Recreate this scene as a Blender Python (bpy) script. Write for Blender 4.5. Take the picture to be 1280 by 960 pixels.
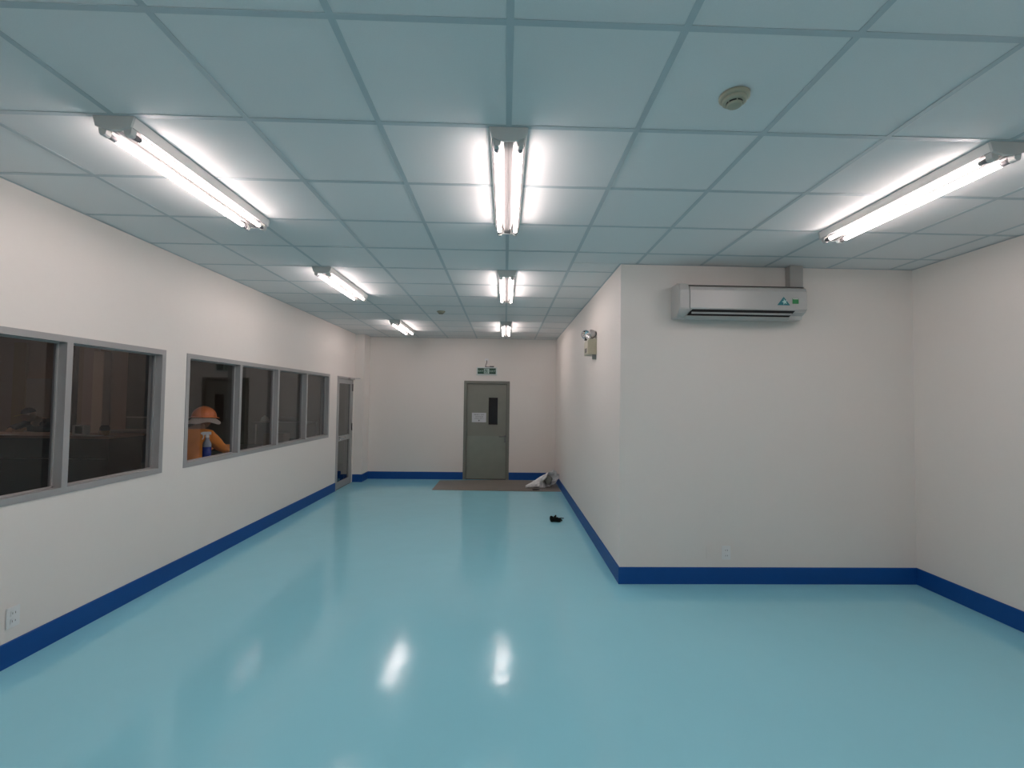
import bpy, bmesh, math, random
from mathutils import Vector, Matrix
random.seed(4)
S = bpy.context.scene
COL = S.collection
for o in list(bpy.data.objects):
    bpy.data.objects.remove(o)

# ------------------------------------------------------------------ camera
cd = bpy.data.cameras.new('camera')
cam = bpy.data.objects.new('camera', cd)
COL.objects.link(cam)
r = Vector((0.99952843, -0.02791515, 0.01279272))
u = Vector((-0.01369921, -0.03252699, 0.99937697))
w = Vector((0.02748165, 0.99908095, 0.03289407))
M = Matrix(((r.x, u.x, -w.x, 0.0), (r.y, u.y, -w.y, -2.1239), (r.z, u.z, -w.z, 1.651), (0, 0, 0, 1)))
cam.matrix_world = M
cd.sensor_fit = 'HORIZONTAL'
cd.sensor_width = 36.0
cd.lens = 580.78 / 1280 * 36.0
cd.shift_x = -7.586 / 1280
cd.shift_y = 0.832 / 1280
cd.clip_start = 0.02
S.camera = cam

# ------------------------------------------------------------------ world and exposure
W = bpy.data.worlds.new('night')
S.world = W
W.use_nodes = True
W.node_tree.nodes['Background'].inputs[0].default_value = (0.02, 0.022, 0.025, 1)
W.node_tree.nodes['Background'].inputs[1].default_value = 0.3
S.view_settings.view_transform = 'Standard'
S.view_settings.look = 'None'
S.view_settings.gamma = 1.0
S.view_settings.exposure = 0.68
TUBE_STRENGTH = 20.0
TUBE_COLOR = (1.0, 0.853, 0.83)

# ------------------------------------------------------------------ room dimensions
XL, XR, XC = -2.984, 3.819, 1.056        # left wall, right wall, side of the jutting block
YB, YC, YF = -6.2, 2.114, 7.539          # wall behind, face with the air conditioner, far wall
ZC = 2.921
NX0, NY1 = -12.6, 9.6                    # neighbouring hall seen through the windows
WT = 0.14


# ------------------------------------------------------------------ materials
def srgb(c):
    return tuple(((v / 255) / 12.92 if v / 255 <= 0.04045 else ((v / 255 + 0.055) / 1.055) ** 2.4) for v in c)


def mat(name, color, rough=0.5, metal=0.0, spec=0.5, bump=0.0, bscale=200.0, var=0.0, vscale=8.0, coat=0.0,
        emit=None, estr=0.0, trans=0.0, vstretch=(1, 1, 1)):
    m = bpy.data.materials.new(name)
    m.use_nodes = True
    nt = m.node_tree
    b = nt.nodes['Principled BSDF']
    b.inputs['Base Color'].default_value = (*color, 1)
    b.inputs['Roughness'].default_value = rough
    b.inputs['Metallic'].default_value = metal
    b.inputs['Specular IOR Level'].default_value = spec
    b.inputs['Coat Weight'].default_value = coat
    b.inputs['Transmission Weight'].default_value = trans
    if emit:
        b.inputs['Emission Color'].default_value = (*emit, 1)
        b.inputs['Emission Strength'].default_value = estr
    if bump or var:
        tc = nt.nodes.new('ShaderNodeTexCoord')
    if var:
        mp = nt.nodes.new('ShaderNodeMapping')
        mp.inputs['Scale'].default_value = vstretch
        nt.links.new(tc.outputs['Object'], mp.inputs[0])
        n = nt.nodes.new('ShaderNodeTexNoise')
        n.inputs['Scale'].default_value = vscale
        n.inputs['Detail'].default_value = 5
        nt.links.new(mp.outputs[0], n.inputs['Vector'])
        mx = nt.nodes.new('ShaderNodeMix')
        mx.data_type = 'RGBA'
        mx.inputs['A'].default_value = (*[c * (1 - var) for c in color], 1)
        mx.inputs['B'].default_value = (*[min(1, c * (1 + var)) for c in color], 1)
        nt.links.new(n.outputs['Fac'], mx.inputs['Factor'])
        nt.links.new(mx.outputs['Result'], b.inputs['Base Color'])
    if bump:
        n = nt.nodes.new('ShaderNodeTexNoise')
        n.inputs['Scale'].default_value = bscale
        n.inputs['Detail'].default_value = 3
        nt.links.new(tc.outputs['Object'], n.inputs['Vector'])
        bp = nt.nodes.new('ShaderNodeBump')
        bp.inputs['Strength'].default_value = bump
        bp.inputs['Distance'].default_value = 0.002
        nt.links.new(n.outputs['Fac'], bp.inputs['Height'])
        nt.links.new(bp.outputs[0], b.inputs['Normal'])
    return m


WALL = mat('wall_paint', (0.77, 0.725, 0.68), 0.62, bump=0.25, bscale=140, var=0.012, vscale=30)
TILE = mat('ceiling_tile_board', (0.79, 0.78, 0.77), 0.9, spec=0.1, bump=0.3, bscale=260, var=0.03, vscale=160)
RAIL = mat('ceiling_rail_white_metal', (0.50, 0.55, 0.565), 0.45, var=0.02)
BLUE = mat('blue_skirting_paint', (0.004, 0.072, 0.29), 0.42, spec=0.3, var=0.08, vscale=12)
SLAB = mat('slab_above', (0.4, 0.4, 0.4), 0.9, var=0.05)
ALU = mat('painted_grey_frame', (0.335, 0.33, 0.325), 0.38, spec=0.5, var=0.02)
LAMPW = mat('white_enamel', (0.84, 0.80, 0.77), 0.4, var=0.01)
LAMPU = mat('darkened_wing_enamel', (0.065, 0.06, 0.06), 0.5, var=0.01)  # wing colour darkened to hold down the tube glare on it
LAMPC = mat('darkened_channel_enamel', (0.26, 0.24, 0.235), 0.5, var=0.01)  # channel colour darkened too, offsetting the light of the tubes
LAMPG = mat('grey_lampholder_plastic', (0.60, 0.60, 0.58), 0.5, var=0.02)
DOORG = mat('grey_green_door_paint', (0.205, 0.207, 0.176), 0.42, var=0.06, vscale=6)
DOORL = mat('grey_green_kick_panel', (0.220, 0.243, 0.205), 0.36, var=0.10, vscale=5)
FRAMEG = mat('grey_green_frame_paint', (0.185, 0.187, 0.160), 0.45, var=0.05)
BLACK = mat('black_rubber', (0.012, 0.013, 0.013), 0.5, var=0.1)
DARKG = mat('dark_gap', (0.02, 0.02, 0.02), 0.8, var=0.1)
TUBECAP = mat('dull_tube_cap', (0.22, 0.21, 0.22), 0.6, var=0.02)
HSTEEL = mat('dull_dark_steel', (0.16, 0.17, 0.165), 0.4, metal=0.4, var=0.03)
CHROME = mat('chrome', (0.75, 0.75, 0.76), 0.12, metal=1.0, var=0.01)
STEEL = mat('brushed_steel', (0.45, 0.45, 0.45), 0.3, metal=0.9, var=0.03)
ACW = mat('air_conditioner_plastic', (0.47, 0.47, 0.455), 0.35, var=0.01)
ACS = mat('air_conditioner_side_plastic', (0.40, 0.39, 0.37), 0.4, var=0.01)
PLATE = mat('outlet_plastic', (0.78, 0.78, 0.77), 0.35, var=0.01)
BEIGE = mat('olive_beige_enamel', (0.42, 0.40, 0.30), 0.4, var=0.04)
DET = mat('aged_cream_plastic', (0.37, 0.36, 0.27), 0.5, var=0.05)
GREEN = mat('exit_green', (0.004, 0.055, 0.03), 0.35, var=0.05)
SIGNW = mat('exit_sign_white', (0.62, 0.68, 0.66), 0.4, var=0.02)
PAPER = mat('paper_white', (0.55, 0.56, 0.58), 0.7, var=0.02)
INK = mat('dark_ink', (0.06, 0.06, 0.065), 0.6, var=0.05)
TEAL = mat('teal_sticker', (0.03, 0.19, 0.22), 0.4, var=0.05)
STICKG = mat('green_sticker', (0.04, 0.26, 0.09), 0.4, var=0.05)
MATM = mat('worn_grey_mat', (0.20, 0.185, 0.165), 0.6, var=0.22, vscale=5, bump=0.3, bscale=90, vstretch=(0.5, 2.5, 1))
ORANGE = mat('orange_helmet_plastic', (0.85, 0.235, 0.065), 0.3, var=0.04)
COVER = mat('orange_coverall_cloth', (0.88, 0.29, 0.035), 0.85, bump=0.5, bscale=30, var=0.14, vscale=9)
CREAM = mat('cream_brim_cloth', (0.80, 0.74, 0.66), 0.9, var=0.05)
SKIN = mat('skin', (0.36, 0.20, 0.13), 0.6, var=0.05)
HAIR = mat('black_hair', (0.012, 0.01, 0.01), 0.6, var=0.1)
DCLOTH = mat('dark_cloth', (0.02, 0.021, 0.028), 0.9, var=0.15)
YELLOW = mat('yellow_cap_brim', (0.60, 0.42, 0.12), 0.6, var=0.05)
LIQ = mat('blue_cleaning_liquid', (0.01, 0.035, 0.32), 0.2, var=0.05)
CLEARP = mat('cloudy_bottle_plastic', (0.30, 0.33, 0.38), 0.25, var=0.03)
WHITEP = mat('white_trigger_plastic', (0.8, 0.8, 0.78), 0.35, var=0.01)
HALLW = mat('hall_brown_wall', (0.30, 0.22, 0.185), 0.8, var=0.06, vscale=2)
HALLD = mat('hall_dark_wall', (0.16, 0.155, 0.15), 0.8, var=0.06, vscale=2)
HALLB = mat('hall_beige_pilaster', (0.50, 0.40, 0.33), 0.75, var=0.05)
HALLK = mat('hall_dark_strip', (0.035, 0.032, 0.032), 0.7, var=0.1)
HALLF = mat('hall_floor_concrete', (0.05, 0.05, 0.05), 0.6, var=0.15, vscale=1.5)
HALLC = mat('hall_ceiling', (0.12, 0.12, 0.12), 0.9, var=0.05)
WOOD = mat('brown_counter_wood', (0.34, 0.20, 0.14), 0.45, var=0.15, vscale=4, vstretch=(1, 8, 1))
DARKT = mat('dark_counter_front', (0.018, 0.018, 0.018), 0.6, var=0.15)
DGREEN = mat('dark_green_panel', (0.05, 0.062, 0.058), 0.5, var=0.08)
GREYP = mat('grey_brown_panel', (0.26, 0.235, 0.22), 0.6, var=0.05)
AMBER = mat('amber_liquid', (0.30, 0.14, 0.03), 0.3, var=0.08)
BLUEC = mat('blue_crate_plastic', (0.012, 0.03, 0.10), 0.5, var=0.06)
TAN = mat('tan_box_card', (0.28, 0.23, 0.18), 0.8, var=0.07)


def make_floor_mat():
    m = bpy.data.materials.new('turquoise_epoxy_floor')
    m.use_nodes = True
    nt = m.node_tree
    b = nt.nodes['Principled BSDF']
    tc = nt.nodes.new('ShaderNodeTexCoord')
    n1 = nt.nodes.new('ShaderNodeTexNoise')
    n1.inputs['Scale'].default_value = 0.7
    n1.inputs['Detail'].default_value = 3
    nt.links.new(tc.outputs['Object'], n1.inputs['Vector'])
    mx = nt.nodes.new('ShaderNodeMix')
    mx.data_type = 'RGBA'
    mx.inputs['A'].default_value = (0.27, 0.66, 0.79, 1)
    mx.inputs['B'].default_value = (0.31, 0.71, 0.83, 1)
    nt.links.new(n1.outputs['Fac'], mx.inputs['Factor'])
    nt.links.new(mx.outputs['Result'], b.inputs['Base Color'])
    # roughness wanders: some places polished, some slightly satin
    n2 = nt.nodes.new('ShaderNodeTexNoise')
    n2.inputs['Scale'].default_value = 0.9
    n2.inputs['Detail'].default_value = 2
    nt.links.new(tc.outputs['Object'], n2.inputs['Vector'])
    mr = nt.nodes.new('ShaderNodeMapRange')
    mr.inputs['From Min'].default_value = 0.3
    mr.inputs['From Max'].default_value = 0.7
    mr.inputs['To Min'].default_value = 0.07
    mr.inputs['To Max'].default_value = 0.16
    nt.links.new(n2.outputs['Fac'], mr.inputs['Value'])
    nt.links.new(mr.outputs[0], b.inputs['Roughness'])
    b.inputs['Specular IOR Level'].default_value = 0.55
    # trowel waves
    n3 = nt.nodes.new('ShaderNodeTexNoise')
    n3.inputs['Scale'].default_value = 3.0
    n3.inputs['Detail'].default_value = 2
    nt.links.new(tc.outputs['Object'], n3.inputs['Vector'])
    bp = nt.nodes.new('ShaderNodeBump')
    bp.inputs['Strength'].default_value = 0.25
    bp.inputs['Distance'].default_value = 0.012
    nt.links.new(n3.outputs['Fac'], bp.inputs['Height'])
    n4 = nt.nodes.new('ShaderNodeTexNoise')
    n4.inputs['Scale'].default_value = 45
    n4.inputs['Detail'].default_value = 2
    nt.links.new(tc.outputs['Object'], n4.inputs['Vector'])
    bp2 = nt.nodes.new('ShaderNodeBump')
    bp2.inputs['Strength'].default_value = 0.22
    bp2.inputs['Distance'].default_value = 0.001
    nt.links.new(n4.outputs['Fac'], bp2.inputs['Height'])
    nt.links.new(bp.outputs[0], bp2.inputs['Normal'])
    nt.links.new(bp2.outputs[0], b.inputs['Normal'])
    return m


FLOOR = make_floor_mat()


def make_glass(tint=(0.92, 0.92, 0.93), name='window_glass'):
    m = bpy.data.materials.new(name)
    m.use_nodes = True
    nt = m.node_tree
    nt.nodes.remove(nt.nodes['Principled BSDF'])
    out = nt.nodes['Material Output']
    tr = nt.nodes.new('ShaderNodeBsdfTransparent')
    tr.inputs[0].default_value = (*tint, 1)
    gl = nt.nodes.new('ShaderNodeBsdfGlossy')
    gl.inputs['Roughness'].default_value = 0.02
    gl.inputs['Color'].default_value = (0.9, 0.9, 0.9, 1)
    fr = nt.nodes.new('ShaderNodeFresnel')
    fr.inputs['IOR'].default_value = 1.5
    geo = nt.nodes.new('ShaderNodeNewGeometry')      # both surfaces of the pane are counted on its front face
    inv = nt.nodes.new('ShaderNodeMath')
    inv.operation = 'SUBTRACT'
    inv.inputs[0].default_value = 1.7
    inv.use_clamp = False
    m17 = nt.nodes.new('ShaderNodeMath')
    m17.operation = 'MULTIPLY'
    m17.inputs[1].default_value = 1.7
    nt.links.new(geo.outputs['Backfacing'], m17.inputs[0])
    nt.links.new(m17.outputs[0], inv.inputs[1])
    mul = nt.nodes.new('ShaderNodeMath')
    mul.operation = 'MULTIPLY'
    mul.use_clamp = True
    nt.links.new(fr.outputs[0], mul.inputs[0])
    nt.links.new(inv.outputs[0], mul.inputs[1])
    mx = nt.nodes.new('ShaderNodeMixShader')
    nt.links.new(mul.outputs[0], mx.inputs[0])
    nt.links.new(tr.outputs[0], mx.inputs[1])
    nt.links.new(gl.outputs[0], mx.inputs[2])
    nt.links.new(mx.outputs[0], out.inputs['Surface'])
    return m


GLASS = make_glass()
GLASSD = make_glass((0.5, 0.5, 0.5), 'smoked_door_glass')

TUBE = bpy.data.materials.new('fluorescent_tube_light')
TUBE.use_nodes = True
_b = TUBE.node_tree.nodes['Principled BSDF']
_b.inputs['Base Color'].default_value = (0.9, 0.9, 0.9, 1)
_b.inputs['Emission Color'].default_value = (*TUBE_COLOR, 1)
_b.inputs['Emission Strength'].default_value = TUBE_STRENGTH


# ------------------------------------------------------------------ helpers
def bx(bm, x0, x1, y0, y1, z0, z1):
    vs = [bm.verts.new((x, y, z)) for x in (x0, x1) for y in (y0, y1) for z in (z0, z1)]
    for f in ((0, 1, 3, 2), (4, 6, 7, 5), (0, 4, 5, 1), (2, 3, 7, 6), (0, 2, 6, 4), (1, 5, 7, 3)):
        bm.faces.new([vs[i] for i in f])
    return vs


def cyl(bm, p0, p1, r0, r1=None, n=12, caps=True):
    p0, p1 = Vector(p0), Vector(p1)
    r1 = r0 if r1 is None else r1
    d = (p1 - p0).normalized()
    a = d.orthogonal().normalized()
    c = d.cross(a)
    A = [bm.verts.new(p0 + r0 * (math.cos(t) * a + math.sin(t) * c)) for t in [2 * math.pi * i / n for i in range(n)]]
    B = [bm.verts.new(p1 + r1 * (math.cos(t) * a + math.sin(t) * c)) for t in [2 * math.pi * i / n for i in range(n)]]
    for i in range(n):
        f = bm.faces.new((A[i], A[(i + 1) % n], B[(i + 1) % n], B[i]))
        f.smooth = True
    if caps:
        bm.faces.new(A[::-1])
        bm.faces.new(B)


def lathe(bm, prof, c=(0, 0, 0), n=24, smooth=True, axis=None):
    """prof: list of (radius, height) turned about z (or about `axis`) at c"""
    c = Vector(c)
    q = Vector(axis).to_track_quat('Z', 'Y').to_matrix() if axis else Matrix.Identity(3)
    rings = []
    for rr, h in prof:
        if rr < 1e-6:
            rings.append([bm.verts.new(c + q @ Vector((0, 0, h)))])
        else:
            rings.append([bm.verts.new(c + q @ Vector((rr * math.cos(2 * math.pi * i / n), rr * math.sin(2 * math.pi * i / n), h)))
                          for i in range(n)])
    for a, b in zip(rings, rings[1:]):
        for i in range(n):
            j = (i + 1) % n
            if len(a) == 1 and len(b) == 1:
                continue
            if len(a) == 1:
                f = bm.faces.new((a[0], b[j], b[i]))
            elif len(b) == 1:
                f = bm.faces.new((a[i], a[j], b[0]))
            else:
                f = bm.faces.new((a[i], a[j], b[j], b[i]))
            f.smooth = smooth


def prism(bm, prof, a0, a1, axis='Y'):
    """prof in the plane across the axis, extruded from a0 to a1"""
    def P(p, t):
        return {'Y': (p[0], t, p[1]), 'X': (t, p[0], p[1]), 'Z': (p[0], p[1], t)}[axis]
    A = [bm.verts.new(P(p, a0)) for p in prof]
    B = [bm.verts.new(P(p, a1)) for p in prof]
    n = len(prof)
    for i in range(n):
        bm.faces.new((A[i], A[(i + 1) % n], B[(i + 1) % n], B[i]))
    bm.faces.new(A[::-1])
    bm.faces.new(B)


def finish(bm, bevel=0.0, seg=2):
    bmesh.ops.recalc_face_normals(bm, faces=bm.faces[:])
    if bevel:
        es = [e for e in bm.edges if e.is_manifold and e.calc_face_angle(0) > 0.6]
        bmesh.ops.bevel(bm, geom=es, offset=bevel, segments=seg, affect='EDGES', clamp_overlap=True)


def obj(name, bm, m, parent=None, bevel=0.0, loc=None):
    finish(bm, bevel)
    me = bpy.data.meshes.new(name)
    bm.to_mesh(me)
    bm.free()
    for mm in (m if isinstance(m, (list, tuple)) else [m]):
        me.materials.append(mm)
    o = bpy.data.objects.new(name, me)
    COL.objects.link(o)
    if parent:
        o.parent = parent
    if loc:
        o.location = loc
    return o


def tag(o, label=None, cat=None, group=None, kind=None):
    for k, v in (('label', label), ('category', cat), ('group', group), ('kind', kind)):
        if v:
            o[k] = v
    return o


def thing(name, label, cat, loc=(0, 0, 0), rz=0, group=None, kind=None):
    o = bpy.data.objects.new(name, None)
    COL.objects.link(o)
    o.empty_display_size = 0.1
    o.location = loc
    o.rotation_euler = (0, 0, rz)
    return tag(o, label, cat, group, kind)


def boxo(name, b, m, parent=None, bevel=0.0, loc=None):
    bm = bmesh.new()
    bx(bm, *b)
    return obj(name, bm, m, parent, bevel, loc)


def copy_tree(o, parent=None):
    c = o.copy()
    COL.objects.link(c)
    if parent:
        c.parent = parent
    for ch in list(o.children):
        copy_tree(ch, c)
    return c


def text_bm(bm, txt, size, origin, right, up, depth=0.001, align='CENTER'):
    """flat lettering appended to a bmesh"""
    cu = bpy.data.curves.new('t', 'FONT')
    cu.body = txt
    cu.size = size
    cu.align_x = align
    cu.align_y = 'CENTER'
    cu.extrude = depth
    cu.resolution_u = 2
    to = bpy.data.objects.new('t', cu)
    COL.objects.link(to)
    dg = bpy.context.evaluated_depsgraph_get()
    me = bpy.data.meshes.new_from_object(to.evaluated_get(dg))
    right, up = Vector(right).normalized(), Vector(up).normalized()
    nrm = right.cross(up)
    me.transform(Matrix.Translation(Vector(origin)) @ Matrix((right, up, nrm)).transposed().to_4x4())
    bm.from_mesh(me)
    bpy.data.objects.remove(to)
    bpy.data.meshes.remove(me)


# ================================================================== THE ROOM SHELL
def struct(name, bm, m, label, cat, bevel=0.0):
    return tag(obj(name, bm, m, None, bevel), label, cat, kind='structure')


bm = bmesh.new()
bx(bm, XL - 0.001, XR + 0.05, YB - 0.05, YF + 0.12, -0.15, 0.0)
struct('floor', bm, FLOOR, 'glossy turquoise epoxy floor of the empty room', 'floor')

W1 = (-1.52, 2.030)      # first window bank (y range)
W2 = (2.300, 5.850)      # second window bank
WZ = (0.978, 2.048)
D2 = (6.215, 7.060, 2.040)
bm = bmesh.new()
for y0, y1, z0, z1 in ((YB, W1[0], 0, ZC), (W1[0], W1[1], 0, WZ[0]), (W1[0], W1[1], WZ[1], ZC), (W1[1], W2[0], 0, ZC),
                       (W2[0], W2[1], 0, WZ[0]), (W2[0], W2[1], WZ[1], ZC), (W2[1], D2[0], 0, ZC),
                       (D2[0], D2[1], D2[2], ZC), (D2[1], YF, 0, ZC)):
    bx(bm, XL - WT, XL, y0, y1, z0, z1 + (0.05 if z1 == ZC else 0))
struct('wall_left', bm, WALL, 'long white wall with the two window banks and the glass door', 'wall')

FD = (-0.853, 0.094, 2.036)     # far door opening
bm = bmesh.new()
bx(bm, XL - WT, FD[0], YF, YF + WT, 0, ZC + 0.05)
bx(bm, FD[1], XC + 0.2, YF, YF + WT, 0, ZC + 0.05)
bx(bm, FD[0], FD[1], YF, YF + WT, FD[2], ZC + 0.05)
struct('wall_far', bm, WALL, 'white end wall around the grey door', 'wall')

bm = bmesh.new()
prism(bm, [(XC, YC), (XR + 0.1, YC), (XR + 0.1, YC + 0.14), (XC + 0.14, YC + 0.14), (XC + 0.14, YF), (XC, YF)], 0, ZC + 0.05, 'Z')
struct('wall_block', bm, WALL, 'white jutting wall block carrying the air conditioner and the emergency lamp', 'wall')
bm = bmesh.new()
bx(bm, XR, XR + 0.12, YB, YC, 0, ZC + 0.05)
struct('wall_right', bm, WALL, 'bare white wall at the right edge of the room', 'wall')
bm = bmesh.new()
bx(bm, XL - WT, XR + 0.12, YB - 0.12, YB, 0, ZC + 0.05)
struct('wall_back', bm, WALL, 'white wall behind the viewpoint', 'wall')
bm = bmesh.new()
bx(bm, XL, -2.800, 7.150, YF, 0, ZC - 0.003)
struct('wall_pier', bm, WALL, 'shallow white pier in the far left corner beside the glass door', 'wall')

# blue skirting
BH, BT = 0.150, 0.010


def skirting(name, p0, p1, nrm, label):
    (xa, ya), (xb, yb) = p0, p1
    bm = bmesh.new()
    nx, ny = nrm
    t = BT
    prof = [(0, 0), (t, 0), (t, BH - 0.004), (t - 0.004, BH), (0, BH)]
    A = [bm.verts.new((xa + nx * q, ya + ny * q, z)) for q, z in prof]
    B = [bm.verts.new((xb + nx * q, yb + ny * q, z)) for q, z in prof]
    n = len(prof)
    for i in range(n):
        bm.faces.new((A[i], A[(i + 1) % n], B[(i + 1) % n], B[i]))
    bm.faces.new(A[::-1])
    bm.faces.new(B)
    struct(name, bm, BLUE, label, 'skirting')


skirting('baseboard_left', (XL, YB), (XL, D2[0]), (1, 0), 'deep blue painted skirting band along the window wall')
skirting('baseboard_pier', (XL, 7.150), (-2.800 + BT, 7.150), (0, -1), 'short blue skirting band across the front of the corner pier')
skirting('baseboard_pier_side', (-2.800, 7.150), (-2.800, YF), (1, 0), 'short blue skirting band on the side of the corner pier')
skirting('baseboard_far', (-2.800, YF), (FD[0], YF), (0, -1), 'blue skirting band on the end wall left of the grey door')
skirting('baseboard_far_right', (FD[1], YF), (XC, YF), (0, -1), 'blue skirting band on the end wall right of the grey door')
skirting('baseboard_block', (XC, YC - BT), (XC, YF), (-1, 0), 'blue skirting band below the emergency lamp')
skirting('baseboard_alcove', (XC, YC), (XR, YC), (0, -1), 'blue skirting band below the air conditioner')
skirting('baseboard_right', (XR, YB), (XR, YC), (-1, 0), 'blue skirting band along the right wall')
skirting('baseboard_back', (XL, YB), (XR, YB), (0, 1), 'blue skirting band on the wall behind the viewpoint')

# ---------------------------------------------------------------- suspended ceiling
bm = bmesh.new()
bx(bm, XL - WT, XR + 0.12, YB - 0.12, YF + WT, ZC + 0.12, ZC + 0.22)
ceil = struct('ceiling', bm, SLAB, 'suspended ceiling of white square tiles in a metal grid', 'ceiling')
RW = 0.013
xs = [XL] + [0.6 * i for i in range(-4, 7)] + [XR]
ys = [YB] + [0.6 * j for j in range(-10, 13)] + [YF]
tile_cache = {}


def tile_mesh(wx, wy):
    k = (round(wx, 3), round(wy, 3))
    if k not in tile_cache:
        b = bmesh.new()
        g = 0.004
        bx(b, -wx / 2 + g, wx / 2 - g, -wy / 2 + g, wy / 2 - g, 0, 0.014)
        finish(b)
        me = bpy.data.meshes.new('ceiling_tile')
        b.to_mesh(me)
        b.free()
        me.materials.append(TILE)
        tile_cache[k] = me
    return tile_cache[k]


def tee_mesh(L, wd, key, cache={}):
    k = (round(L, 3), key)
    if k not in cache:
        b = bmesh.new()
        if key == 'x':
            bx(b, -L / 2, L / 2, -wd, wd, 0, 0.0018)
            bx(b, -L / 2, L / 2, -0.001, 0.001, 0.0018, 0.04)
        finish(b)
        me = bpy.data.meshes.new('cross_tee')
        b.to_mesh(me)
        b.free()
        me.materials.append(RAIL)
        cache[k] = me
    return cache[k]


for a, b in zip(xs, xs[1:]):
    for c, d in zip(ys, ys[1:]):
        if c >= YC - 0.02 - 0.3 and a >= 1.1:
            if c > YC:
                continue
        cc, dd, bb = c, d, b
        if a >= 1.1 and d > YC:
            dd = YC
        if a < XC < b and c < YC < d:
            pass
        elif a < XC < b and c > YC:
            bb = XC
        if a < XC < b and c < YC < d:
            # tile notched by the corner of the block: keep the strip in front of it
            dd = YC
        o = bpy.data.objects.new('ceiling_tile', tile_mesh(bb - a, dd - cc))
        COL.objects.link(o)
        o.parent = ceil
        o.location = ((a + bb) / 2, (cc + dd) / 2, ZC + 0.0024 + random.uniform(0, 0.0008))
# the other half of the notched tile
o = bpy.data.objects.new('ceiling_tile', tile_mesh(XC - 0.6, 2.4 - YC))
COL.objects.link(o)
o.parent = ceil
o.location = ((XC + 0.6) / 2, (YC + 2.4) / 2, ZC + 0.0026)
for i in range(-4, 7):
    x = 0.6 * i
    y1 = YF if x < XC else YC
    bm = bmesh.new()
    bx(bm, x - RW, x + RW, YB, y1, ZC, ZC + 0.0018)
    bx(bm, x - 0.001, x + 0.001, YB, y1, ZC + 0.0018, ZC + 0.042)
    obj('main_runner', bm, RAIL, ceil)
for j in range(-10, 13):
    y = 0.6 * j
    for a, b in zip(xs, xs[1:]):
        if y > YC and a > XC:
            continue
        b2 = XC if (a < XC < b and y > YC) else b
        L = (b2 - a) - (RW if a > XL else 0) - (RW if b2 == b and b < XR else 0)
        cx = (a + (RW if a > XL else 0) + b2 - (RW if b2 == b and b < XR else 0)) / 2
        o = bpy.data.objects.new('cross_tee', tee_mesh(L, RW, 'x'))
        COL.objects.link(o)
        o.parent = ceil
        o.location = (cx, y, ZC)

# wall angle where ceiling meets walls
bm = bmesh.new()
ZA = ZC - 0.0022
t = 0.016
for b in ((XL, XL + t, YB, 7.15), (XL, XR, YB, YB + t), (XR - t, XR, YB, YC), (XC, XR, YC - t, YC), (XC - t, XC, YC - t, YF),
          (-2.80, XC, YF - t, YF), (XL, -2.80 + t, 7.15 - t, 7.15), (-2.80, -2.80 + t, 7.15, YF)):
    bx(bm, *b, ZA, ZC - 0.0002)
struct('trim_1', bm, RAIL, 'thin metal wall angle edging the suspended ceiling', 'trim')


# ================================================================== WINDOWS
def window_bank(name, y0, y1, label, nx=None):
    t = thing(name, label, 'window', (XL, (y0 + y1) / 2, WZ[0]), kind='structure')
    off = Vector((XL, (y0 + y1) / 2, WZ[0]))
    d0, d1 = -0.085, 0.006
    H = WZ[1] - WZ[0]
    h = (y1 - y0) / 2
    fw = 0.044
    bm = bmesh.new()
    bx(bm, d0, d1, -h, h, 0, fw)
    bx(bm, d0, d1, -h, h, H - fw, H)
    bx(bm, d0, d1, -h, -h + fw, fw, H - fw)
    bx(bm, d0, d1, h - fw, h, fw, H - fw)
    # glazing beads
    obj('window_frame', bm, ALU, t)
    n = 4
    cell = (y1 - y0 - fw) / n
    for k in range(1, n):
        c = -h + fw / 2 + k * cell
        boxo('mullion', (d0, d1 - 0.001, c - fw / 2, c + fw / 2, fw, H - fw), ALU, t)
    for k in range(n):
        a = -h + fw / 2 + k * cell + fw / 2
        b = a + cell - fw
        bm = bmesh.new()
        g = 0.010
        for q in ((a, b, fw, fw + g), (a, b, H - fw - g, H - fw), (a, a + g, fw, H - fw), (b - g, b, fw, H - fw)):
            bx(bm, -0.062, -0.050, q[0], q[1], q[2], q[3])
        obj('glazing_bead', bm, ALU, t)
        boxo('pane', (-0.069, -0.063, a - 0.002, b + 0.002, fw - 0.002, H - fw + 0.002), GLASS, t)
    return t


window_bank('window_1', *W1, 'grey framed window bank nearest the viewpoint, cut by the left edge of the photo')
window_bank('window_2', *W2, 'grey framed four-pane window bank with the orange helmet behind it')

# ---- glass door in the left wall
t = thing('door_2', 'narrow grey framed glass door at the far end of the window wall', 'door', (XL, (D2[0] + D2[1]) / 2, 0), kind='structure')
h = (D2[1] - D2[0]) / 2
bm = bmesh.new()
bx(bm, -0.12, 0.008, -h, -h + 0.04, 0, D2[2])
bx(bm, -0.12, 0.008, h - 0.04, h, 0, D2[2])
bx(bm, -0.12, 0.008, -h + 0.04, h - 0.04, D2[2] - 0.04, D2[2])
obj('door_frame', bm, ALU, t)
bm = bmesh.new()
a, b = -h + 0.043, h - 0.043
bx(bm, -0.045, 0.0, a, a + 0.07, 0.012, 1.995)
bx(bm, -0.045, 0.0, b - 0.07, b, 0.012, 1.995)
bx(bm, -0.045, 0.0, a + 0.07, b - 0.07, 1.915, 1.995)
bx(bm, -0.045, 0.0, a + 0.07, b - 0.07, 0.012, 0.125)
leaf = obj('door_leaf', bm, ALU, t)
boxo('middle_rail', (-0.045, 0.0, a + 0.07, b - 0.07, 0.865, 0.955), ALU, t)
boxo('pane', (-0.026, -0.020, a + 0.065, b - 0.065, 0.125, 0.865), GLASSD, t)
boxo('pane', (-0.026, -0.020, a + 0.065, b - 0.065, 0.955, 1.915), GLASSD, t)
bm = bmesh.new()
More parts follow.
